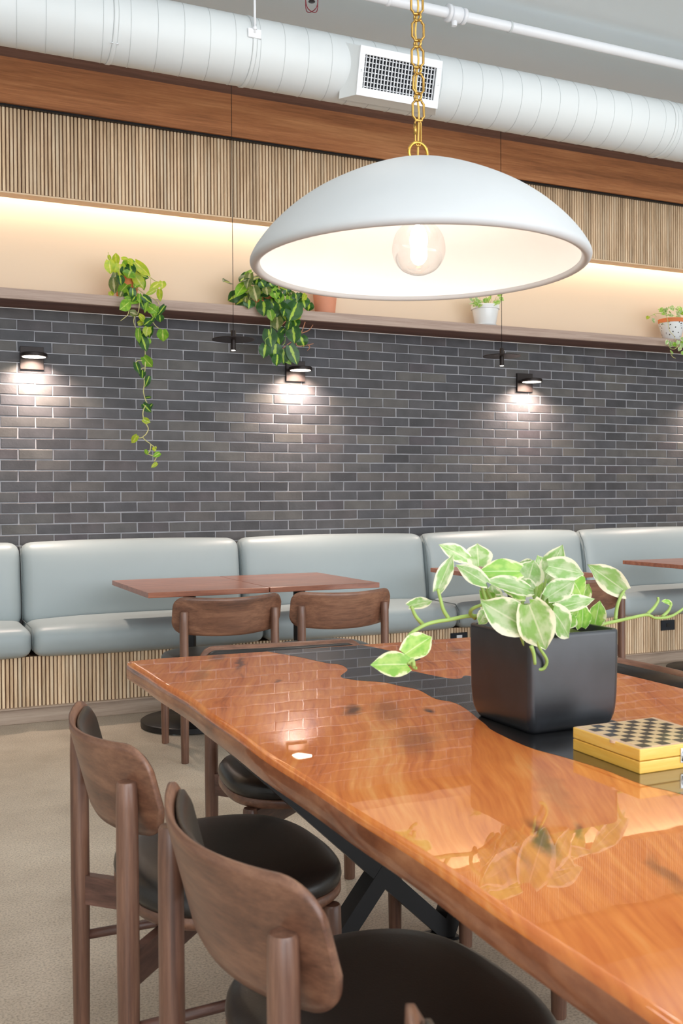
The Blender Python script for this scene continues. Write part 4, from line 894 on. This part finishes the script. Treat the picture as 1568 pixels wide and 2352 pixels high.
TRAIL_A2=[((1.375,5.824,2.036),(1.426,5.836,1.984),0.047,'g'),((1.332,5.840,2.005),(1.349,5.820,1.939),0.030,'b'),((1.373,5.841,1.960),(1.365,5.819,1.912),0.030,'b'),((1.407,5.820,1.923),(1.386,5.840,1.865),0.030,'b'),((1.389,5.841,1.801),(1.417,5.819,1.803),0.014,'b'),((1.374,5.841,1.763),(1.413,5.819,1.717),0.035,'b'),((1.370,5.834,1.673),(1.409,5.826,1.656),0.028,'y'),((1.333,5.819,1.577),(1.306,5.841,1.537),0.030,'y'),((1.439,5.840,1.514),(1.435,5.820,1.488),0.022,'y'),((1.382,5.821,1.495),(1.397,5.839,1.466),0.017,'g'),((1.471,5.841,1.478),(1.428,5.819,1.456),0.025,'g'),((1.452,5.834,1.419),(1.418,5.826,1.394),0.019,'y'),((1.422,5.819,1.762),(1.398,5.841,1.729),0.019,'b')]
VINE_A=[[(1.384,5.835,2.104),(1.387,5.835,2.082),(1.387,5.835,2.019),(1.386,5.835,1.975),(1.381,5.835,1.919),(1.380,5.835,1.875),(1.375,5.835,1.837),(1.381,5.835,1.805),(1.389,5.835,1.781),(1.394,5.835,1.766),(1.378,5.835,1.737),(1.371,5.835,1.709),(1.374,5.835,1.681),(1.386,5.835,1.653),(1.402,5.835,1.619),(1.389,5.835,1.587),(1.370,5.835,1.568),(1.392,5.835,1.545),(1.414,5.835,1.528),(1.411,5.835,1.490),(1.400,5.835,1.471),(1.435,5.835,1.459),(1.450,5.835,1.456),(1.435,5.835,1.427)],[(1.370,5.835,1.568),(1.351,5.835,1.564),(1.333,5.835,1.567)],[(1.414,5.835,1.528),(1.430,5.835,1.517),(1.440,5.835,1.511)],[(1.369,5.835,2.015),(1.345,5.835,2.014),(1.331,5.835,2.002)],[(1.386,5.835,1.972),(1.372,5.835,1.972),(1.362,5.835,1.962)]]
VINE_A2=[[(1.341,5.950,2.471),(1.371,5.928,2.448),(1.408,5.906,2.417),(1.447,5.884,2.393),(1.471,5.862,2.370),(1.474,5.840,2.346)],[(1.359,5.840,2.358),(1.353,5.835,2.316),(1.345,5.830,2.285)],[(1.296,5.840,2.344),(1.296,5.838,2.306),(1.285,5.837,2.273),(1.246,5.835,2.239)],[(1.410,5.840,2.324),(1.420,5.839,2.298),(1.435,5.837,2.272),(1.437,5.836,2.246),(1.392,5.835,2.214)],[(1.435,5.840,2.246),(1.455,5.840,2.221),(1.488,5.840,2.202)],[(1.431,5.960,2.554),(1.451,5.957,2.529),(1.453,5.953,2.475),(1.458,5.950,2.462)],[(1.455,5.960,2.530),(1.482,5.960,2.514),(1.509,5.960,2.507)],[(1.204,5.960,2.658),(1.209,5.953,2.619),(1.227,5.947,2.613),(1.249,5.940,2.593)],[(1.268,5.940,2.480),(1.250,5.940,2.444),(1.247,5.940,2.426),(1.223,5.940,2.412)],[(1.328,5.835,2.270),(1.322,5.835,2.238),(1.333,5.835,2.204)],[(1.354,5.835,2.275),(1.389,5.835,2.216),(1.397,5.835,2.164),(1.382,5.835,2.096),(1.386,5.835,2.070)]]
TRAIL_B=[((2.046,5.860,2.585),(2.024,5.853,2.502),0.039,'o'),((2.026,5.903,2.528),(1.973,5.891,2.455),0.044,'g'),((2.145,5.926,2.514),(2.164,5.940,2.443),0.044,'g'),((2.064,5.850,2.507),(2.075,5.830,2.426),0.048,'o'),((2.147,5.850,2.509),(2.147,5.832,2.464),0.039,'o'),((2.194,5.859,2.505),(2.208,5.844,2.448),0.044,'g'),((2.197,5.927,2.490),(2.212,5.909,2.418),0.063,'b'),((2.128,5.842,2.418),(2.121,5.824,2.337),0.062,'b'),((2.041,5.864,2.425),(2.036,5.856,2.377),0.051,'b'),((2.247,5.882,2.481),(2.235,5.864,2.426),0.044,'g'),((2.260,5.846,2.422),(2.295,5.847,2.370),0.070,'b'),((2.221,5.820,2.403),(2.271,5.843,2.315),0.072,'b'),((2.334,5.804,2.418),(2.284,5.800,2.314),0.072,'b'),((2.318,5.898,2.475),(2.316,5.880,2.423),0.038,'g'),((2.327,5.892,2.499),(2.353,5.909,2.461),0.031,'o'),((2.404,5.883,2.467),(2.411,5.870,2.412),0.054,'b'),((2.446,5.881,2.440),(2.448,5.904,2.397),0.045,'b'),((2.208,5.858,2.390),(2.202,5.842,2.331),0.035,'b'),((2.154,5.806,2.359),(2.165,5.804,2.304),0.034,'g'),((2.209,5.830,2.325),(2.205,5.816,2.253),0.053,'o'),((2.334,5.812,2.354),(2.341,5.825,2.318),0.035,'y'),((2.327,5.840,2.326),(2.332,5.818,2.271),0.044,'b'),((2.277,5.796,2.292),(2.274,5.815,2.253),0.030,'b'),((2.160,5.847,2.249),(2.170,5.828,2.152),0.062,'b'),((2.200,5.829,2.223),(2.223,5.832,2.160),0.058,'b'),((2.269,5.858,2.264),(2.224,5.845,2.222),0.030,'b'),((2.309,5.813,2.267),(2.308,5.795,2.178),0.063,'b'),((2.356,5.807,2.211),(2.379,5.816,2.158),0.054,'b'),((2.141,5.848,2.158),(2.129,5.852,2.085),0.051,'b'),((2.204,5.840,2.160),(2.199,5.856,2.079),0.063,'b'),((2.255,5.845,2.134),(2.262,5.860,2.055),0.054,'b'),((2.284,5.809,2.151),(2.326,5.809,2.051),0.053,'b'),((2.206,5.821,2.093),(2.200,5.819,2.032),0.044,'b'),((2.270,5.859,2.090),(2.302,5.849,2.047),0.026,'g'),((2.107,5.836,2.537),(2.130,5.845,2.509),0.039,'b'),((2.188,5.894,2.546),(2.208,5.895,2.515),0.044,'b'),((2.077,5.911,2.478),(2.058,5.912,2.442),0.030,'o'),((2.207,5.841,2.489),(2.236,5.854,2.449),0.039,'b'),((2.308,5.921,2.519),(2.323,5.928,2.484),0.040,'b'),((2.392,5.928,2.503),(2.405,5.905,2.453),0.040,'b'),((2.102,5.907,2.423),(2.094,5.898,2.394),0.035,'o'),((2.183,5.832,2.409),(2.206,5.841,2.375),0.032,'b'),((2.152,5.854,2.411),(2.172,5.856,2.375),0.032,'o'),((2.061,5.926,2.514),(2.074,5.936,2.475),0.037,'g'),((2.123,5.934,2.577),(2.103,5.920,2.535),0.033,'b'),((2.269,5.900,2.465),(2.255,5.903,2.427),0.038,'b'),((2.415,5.861,2.488),(2.389,5.848,2.451),0.028,'y'),((2.352,5.880,2.491),(2.359,5.872,2.448),0.038,'b'),((2.012,5.843,2.435),(2.014,5.863,2.402),0.023,'o'),((2.256,5.816,2.375),(2.240,5.801,2.334),0.037,'b')]
VINE_B=[[(2.194,5.860,2.415),(2.179,5.853,2.366),(2.173,5.847,2.309),(2.173,5.840,2.253)],[(2.173,5.835,2.252),(2.168,5.835,2.215),(2.133,5.835,2.181),(2.136,5.835,2.153)],[(2.289,5.850,2.355),(2.282,5.845,2.307),(2.272,5.840,2.236),(2.261,5.835,2.172)],[(2.262,5.835,2.170),(2.247,5.835,2.155)],[(2.354,5.860,2.469),(2.341,5.853,2.397),(2.307,5.847,2.328),(2.304,5.840,2.280)]]
TWIG_B=[[(2.392,5.820,2.306),(2.366,5.820,2.239),(2.326,5.820,2.194),(2.281,5.820,2.164),(2.241,5.820,2.132)],[(2.326,5.820,2.192),(2.341,5.820,2.153),(2.411,5.820,2.164),(2.447,5.820,2.174)],[(2.409,5.815,2.164),(2.420,5.815,2.148),(2.404,5.815,2.128)],[(2.366,5.820,2.234),(2.417,5.820,2.256),(2.445,5.820,2.291)],[(2.266,5.830,2.304),(2.246,5.830,2.284),(2.211,5.830,2.263)]]
SMALL_C=[((3.787,6.023,2.549),(3.765,6.017,2.549),0.028,'v'),((3.723,5.949,2.537),(3.673,5.964,2.541),0.022,'v'),((3.818,5.959,2.549),(3.827,5.980,2.557),0.031,'v'),((3.751,5.972,2.545),(3.728,5.971,2.593),0.030,'v'),((3.755,5.973,2.548),(3.709,5.984,2.584),0.029,'l'),((3.850,5.934,2.554),(3.862,5.924,2.557),0.030,'l'),((3.855,5.938,2.551),(3.904,5.952,2.555),0.025,'v'),((3.763,5.965,2.537),(3.749,5.969,2.577),0.025,'l'),((3.869,6.032,2.575),(3.897,6.040,2.634),0.033,'l'),((3.922,6.038,2.565),(3.946,6.016,2.576),0.029,'v'),((3.785,6.028,2.566),(3.786,6.032,2.555),0.031,'l'),((3.744,5.998,2.558),(3.689,6.012,2.607),0.020,'l'),((3.708,5.929,2.524),(3.713,5.949,2.559),0.030,'l'),((3.878,5.959,2.544),(3.926,5.954,2.578),0.030,'v'),((3.826,5.998,2.566),(3.822,5.991,2.544),0.022,'l'),((3.818,5.981,2.553),(3.820,5.990,2.543),0.020,'v'),((3.813,6.038,2.559),(3.804,6.024,2.537),0.021,'v'),((3.776,5.992,2.551),(3.758,5.982,2.538),0.031,'l'),((3.815,6.025,2.570),(3.796,6.037,2.583),0.033,'l'),((3.752,5.934,2.537),(3.727,5.927,2.511),0.028,'l'),((3.847,6.010,2.553),(3.862,6.004,2.566),0.032,'v'),((3.831,5.903,2.531),(3.884,5.899,2.565),0.028,'l'),((3.858,5.919,2.549),(3.894,5.938,2.570),0.027,'v'),((3.726,5.963,2.539),(3.714,5.982,2.527),0.024,'v'),((3.759,6.007,2.561),(3.760,6.016,2.609),0.034,'v'),((3.839,6.024,2.572),(3.851,6.020,2.607),0.032,'l'),((3.895,5.927,2.592),(3.923,5.915,2.571),0.025,'l'),((3.931,6.004,2.626),(3.956,5.981,2.626),0.021,'l'),((3.817,6.032,2.554),(3.795,6.020,2.520),0.024,'g'),((3.810,6.013,2.563),(3.771,5.999,2.541),0.026,'g'),((3.906,5.989,2.574),(3.949,6.000,2.597),0.024,'g'),((3.695,5.986,2.583),(3.715,5.980,2.558),0.017,'v')]
SMALL_D=[((5.357,5.982,2.623),(5.410,5.978,2.630),0.023,'l'),((5.179,5.884,2.542),(5.156,5.881,2.521),0.025,'y'),((5.299,5.971,2.579),(5.338,5.982,2.571),0.025,'l'),((5.261,5.940,2.542),(5.279,5.937,2.509),0.029,'v'),((5.329,5.945,2.522),(5.379,5.935,2.499),0.029,'g'),((5.435,5.966,2.541),(5.507,5.982,2.536),0.025,'g'),((5.413,5.907,2.639),(5.415,5.885,2.602),0.034,'v'),((5.531,5.970,2.633),(5.583,5.960,2.614),0.047,'l'),((5.533,5.936,2.560),(5.549,5.931,2.505),0.047,'g'),((5.443,5.916,2.567),(5.476,5.898,2.562),0.034,'v'),((5.454,5.887,2.577),(5.506,5.906,2.559),0.023,'v'),((5.337,5.913,2.615),(5.287,5.894,2.586),0.033,'l'),((5.493,5.936,2.594),(5.541,5.951,2.627),0.024,'v'),((5.428,5.936,2.593),(5.407,5.913,2.602),0.026,'g'),((5.498,5.912,2.585),(5.452,5.911,2.606),0.024,'v'),((5.385,5.895,2.568),(5.408,5.874,2.560),0.026,'v'),((5.577,5.972,2.634),(5.553,5.963,2.607),0.024,'v'),((5.347,5.908,2.600),(5.347,5.888,2.611),0.028,'v'),((5.530,5.921,2.586),(5.553,5.914,2.610),0.034,'g'),((5.407,5.922,2.624),(5.421,5.915,2.631),0.030,'g'),((5.425,5.973,2.615),(5.438,5.976,2.647),0.022,'v'),((5.541,5.927,2.604),(5.516,5.935,2.601),0.029,'v'),((5.442,5.877,2.618),(5.450,5.892,2.608),0.023,'v'),((5.359,5.918,2.585),(5.338,5.923,2.575),0.028,'l'),((5.351,5.901,2.597),(5.360,5.892,2.597),0.033,'l'),((5.348,5.878,2.593),(5.364,5.891,2.598),0.025,'v'),((5.433,5.918,2.577),(5.391,5.917,2.571),0.023,'v'),((5.398,5.959,2.588),(5.424,5.977,2.624),0.031,'v'),((5.465,5.905,2.623),(5.516,5.924,2.655),0.023,'v'),((5.386,5.911,2.569),(5.377,5.925,2.567),0.031,'v'),((5.514,5.917,2.614),(5.502,5.913,2.646),0.028,'l'),((5.353,5.925,2.596),(5.330,5.945,2.606),0.032,'l'),((5.293,5.817,2.363),(5.284,5.819,2.330),0.025,'v'),((5.359,5.842,2.359),(5.337,5.830,2.316),0.032,'v'),((5.362,5.805,2.337),(5.359,5.824,2.323),0.026,'g'),((5.403,5.815,2.366),(5.388,5.818,2.336),0.026,'v'),((5.451,5.837,2.397),(5.445,5.818,2.364),0.029,'v'),((5.431,5.828,2.319),(5.417,5.833,2.292),0.024,'v'),((5.333,5.832,2.290),(5.351,5.819,2.259),0.028,'l'),((5.478,5.860,2.356),(5.453,5.849,2.321),0.029,'v'),((5.416,5.846,2.329),(5.434,5.854,2.315),0.023,'l'),((5.446,5.829,2.291),(5.453,5.829,2.264),0.026,'l'),((5.348,5.814,2.342),(5.379,5.814,2.323),0.026,'g'),((5.474,5.856,2.376),(5.471,5.862,2.344),0.025,'g')]
VINE_D=[[(5.391,5.930,2.566),(5.388,5.912,2.513),(5.386,5.895,2.451),(5.407,5.878,2.417),(5.418,5.860,2.373)],[(5.404,5.950,2.579),(5.339,5.950,2.587),(5.307,5.950,2.585),(5.269,5.950,2.569),(5.232,5.950,2.554)],[(5.399,5.840,2.369),(5.421,5.840,2.337),(5.389,5.840,2.308),(5.346,5.840,2.308),(5.314,5.840,2.339)],[(5.346,5.840,2.287),(5.351,5.840,2.263),(5.372,5.840,2.243),(5.394,5.840,2.238)]]


# table planter
pl = thing('potted_pothos', 'cream and green pothos in a square black planter on the glossy table', 'plant', (1.214, 1.697, 0.7468))
pl.rotation_euler = (0.0075, 0, 0)
def square_pot():
    n = 8; H_ = 0.1925
    def sq(h, r):
        out = []
        for (sx, sy, a0) in ((1, 1, 0), (-1, 1, 90), (-1, -1, 180), (1, -1, 270)):
            for i in range(n + 1):
                a = math.radians(a0 + 90 * i / n); out.append((sx * (h - r) + r * math.cos(a), sy * (h - r) + r * math.sin(a)))
        return out
    L = [(0.092, 0.010, 0.0), (0.095, 0.012, 0.002), (0.100, 0.014, 0.010), (0.1045, 0.015, 0.024), (0.1065, 0.015, 0.040), (0.1075, 0.014, 0.062), (0.1085, 0.014, 0.12), (0.1090, 0.014, 0.184), (0.1082, 0.013, 0.1905), (0.1060, 0.012, H_), (0.1010, 0.010, 0.1918), (0.0995, 0.010, 0.187), (0.0980, 0.010, 0.150)]
    v = []; f = []; m = 4 * (n + 1)
    for (h, r, z) in L: v += [(x, y, z) for x, y in sq(h, r)]
    for k in range(len(L) - 1):
        for i in range(m): j = (i + 1) % m; f.append((k * m + i, k * m + j, (k + 1) * m + j, (k + 1) * m + i))
    f.append(tuple(range(m))[::-1])
    return mesh('planter', v, f, MAT['pot_black'], True)
me = square_pot(); sharp(me, 45); o = link('planter', me, pl); o.rotation_euler = (0, 0, 0.02)
v, f = [], []
b = B(); 
for i in range(9):
    for j in range(9): b.v.append((-0.099 + 0.198 * i / 8, -0.099 + 0.198 * j / 8, 0.176 + random.uniform(-.004, .007)))
b.f = [(i * 9 + j, (i + 1) * 9 + j, (i + 1) * 9 + j + 1, i * 9 + j + 1) for i in range(8) for j in range(8)]; b.m = [0] * 64
o = link('potting_moss', b.mesh('potting_moss', MAT['moss'], True), pl); o.rotation_euler = (0, 0, 0.02)
leaves(POTHOS, pl, (-0.42, -0.9, 0.45), 0.30, 1.12)
vines('vine', POTHOS_VINES, 0.0042, MAT['stem'], pl)

# ledge plants
def clay_pot(parent, r, h, mat, soil=True, c=(0, 0, 0)):
    lathe('pot', [(r * 0.70, 0.0), (r * 0.72, 0.003), (r * 0.92, h * 0.78), (r * 0.92, h * 0.79), (r, h * 0.80), (r, h * 0.985), (r * 0.97, h), (r * 0.90, h), (r * 0.86, h * 0.85)], mat, parent, 36, c, True)
    if soil: lathe('soil', [(0.0, h * 0.93), (r * 0.5, h * 0.945), (r * 0.89, h * 0.92)], MAT['soil'], parent, 24, c, False)
ZS = 2.3895
pa = thing('trailing_philodendron', 'lime green trailing plant in a terracotta pot, one long vine hanging down the brick', 'plant', (1.318, 5.995, ZS))
clay_pot(pa, 0.078, 0.150, MAT['terracotta'])
leaves(TRAIL_A, pa, (-0.35, -1.0, -0.05), 0.34, 1.5); leaves(TRAIL_A2, pa, (-0.35, -1.0, 0.0), 0.3, 1.1)
vines('vine', VINE_A, 0.0034, MAT['stem_pale'], pa, 0.0026); vines('vine', VINE_A2, 0.0028, MAT['stem_pale'], pa)
pb = thing('striped_philodendron', 'bushy dark green trailing plant with lime striped leaves hanging over the ledge', 'plant', (2.20, 5.99, ZS))
clay_pot(pb, 0.085, 0.150, MAT['terracotta'])
leaves(TRAIL_B, pb, (-0.35, -1.0, -0.05), 0.32, 1.28)
fill = []
rr = random.Random(9)
for i in range(46):   # crown of the plant, behind the lamp from here
    x = 2.20 + rr.gauss(0, 0.11); y = 5.98 + rr.uniform(-0.10, 0.10); z = ZS + 0.09 + rr.uniform(0, 0.16); a = rr.uniform(0, 2 * PI)
    fill.append(((x, y, z), (x + 0.085 * math.cos(a), min(6.12, y + 0.05 * math.sin(a)), z - rr.uniform(0.0, 0.06)), rr.uniform(0.05, 0.075), rr.choice('bbbgo')))
leaves(fill, pb, (-0.2, -0.8, 0.6), 0.5)
vines('vine', VINE_B, 0.003, MAT['stem'], pb); vines('dry_twig', TWIG_B, 0.0034, MAT['twig'], pb, 0.002)
pt = thing('terracotta_pot', 'plain pale terracotta pot on the ledge, right of the bushy plant', 'pot', (2.615, 6.02, ZS))
lathe('pot_body', [(0.062, 0.0), (0.064, 0.003), (0.079, 0.15), (0.086, 0.152), (0.087, 0.185), (0.084, 0.188), (0.076, 0.186), (0.074, 0.16)], MAT['terracotta_pale'], pt, 40, (0, 0, 0), True)
lathe('soil', [(0.0, 0.170), (0.074, 0.165)], MAT['soil'], pt, 24, (0, 0, 0), False)
pc = thing('potted_seedling', 'small variegated plant in a white rimmed pot on the ledge', 'plant', (3.826, 6.0, ZS))
lathe('saucer', [(0.066, 0.0), (0.074, 0.004), (0.082, 0.016), (0.078, 0.017), (0.068, 0.008), (0.0, 0.007)], MAT['white_glaze'], pc, 36)
clay_pot(pc, 0.1, 0.142, MAT['white_glaze'], True, (0, 0, 0.012))
leaves(SMALL_C, pc, (-0.3, -0.8, 0.6), 0.7)
for i in range(12):
    a = i * 0.53; vines('stalk', [[(3.826 + 0.05 * math.cos(a), 6.0 + 0.05 * math.sin(a), ZS + 0.14), (3.826 + 0.09 * math.cos(a), 6.0 + 0.08 * math.sin(a), ZS + 0.21)]], 0.002, MAT['stem_pale'], pc)
pd_ = thing('speckled_planter', 'trailing variegated plant in a white speckled pot at the right end of the ledge', 'plant', (5.49, 5.985, ZS))
def speck():
    m, nt, b = new_mat('speckled_glaze'); setin(b, rough=0.22); tc = N(nt, 'ShaderNodeTexCoord'); vo = N(nt, 'ShaderNodeTexVoronoi'); vo.inputs['Scale'].default_value = 42
    nt.links.new(tc.outputs['Object'], vo.inputs['Vector']); lt = N(nt, 'ShaderNodeMath', operation='LESS_THAN'); lt.inputs[1].default_value = 0.22; nt.links.new(vo.outputs['Distance'], lt.inputs[0])
    mx = N(nt, 'ShaderNodeMixRGB'); mx.inputs[1].default_value = lin((228, 232, 234)); mx.inputs[2].default_value = lin((50, 46, 46)); nt.links.new(lt.outputs[0], mx.inputs[0]); nt.links.new(mx.outputs[0], b.inputs['Base Color']); return m
MAT['speck'] = speck()
lathe('cachepot', [(0.056, 0.0), (0.060, 0.003), (0.098, 0.128), (0.100, 0.135), (0.096, 0.136), (0.090, 0.12)], MAT['speck'], pd_, 40)
lathe('inner_pot', [(0.07, 0.06), (0.092, 0.135), (0.098, 0.137), (0.102, 0.166), (0.098, 0.168), (0.09, 0.155)], MAT['terracotta'], pd_, 40)
lathe('soil', [(0.0, 0.16), (0.09, 0.152)], MAT['soil'], pd_, 24, (0, 0, 0), False)
leaves(SMALL_D, pd_, (-0.3, -0.9, 0.4), 0.6); vines('vine', VINE_D, 0.0026, MAT['stem_pale'], pd_)

bpy.context.view_layer.update()
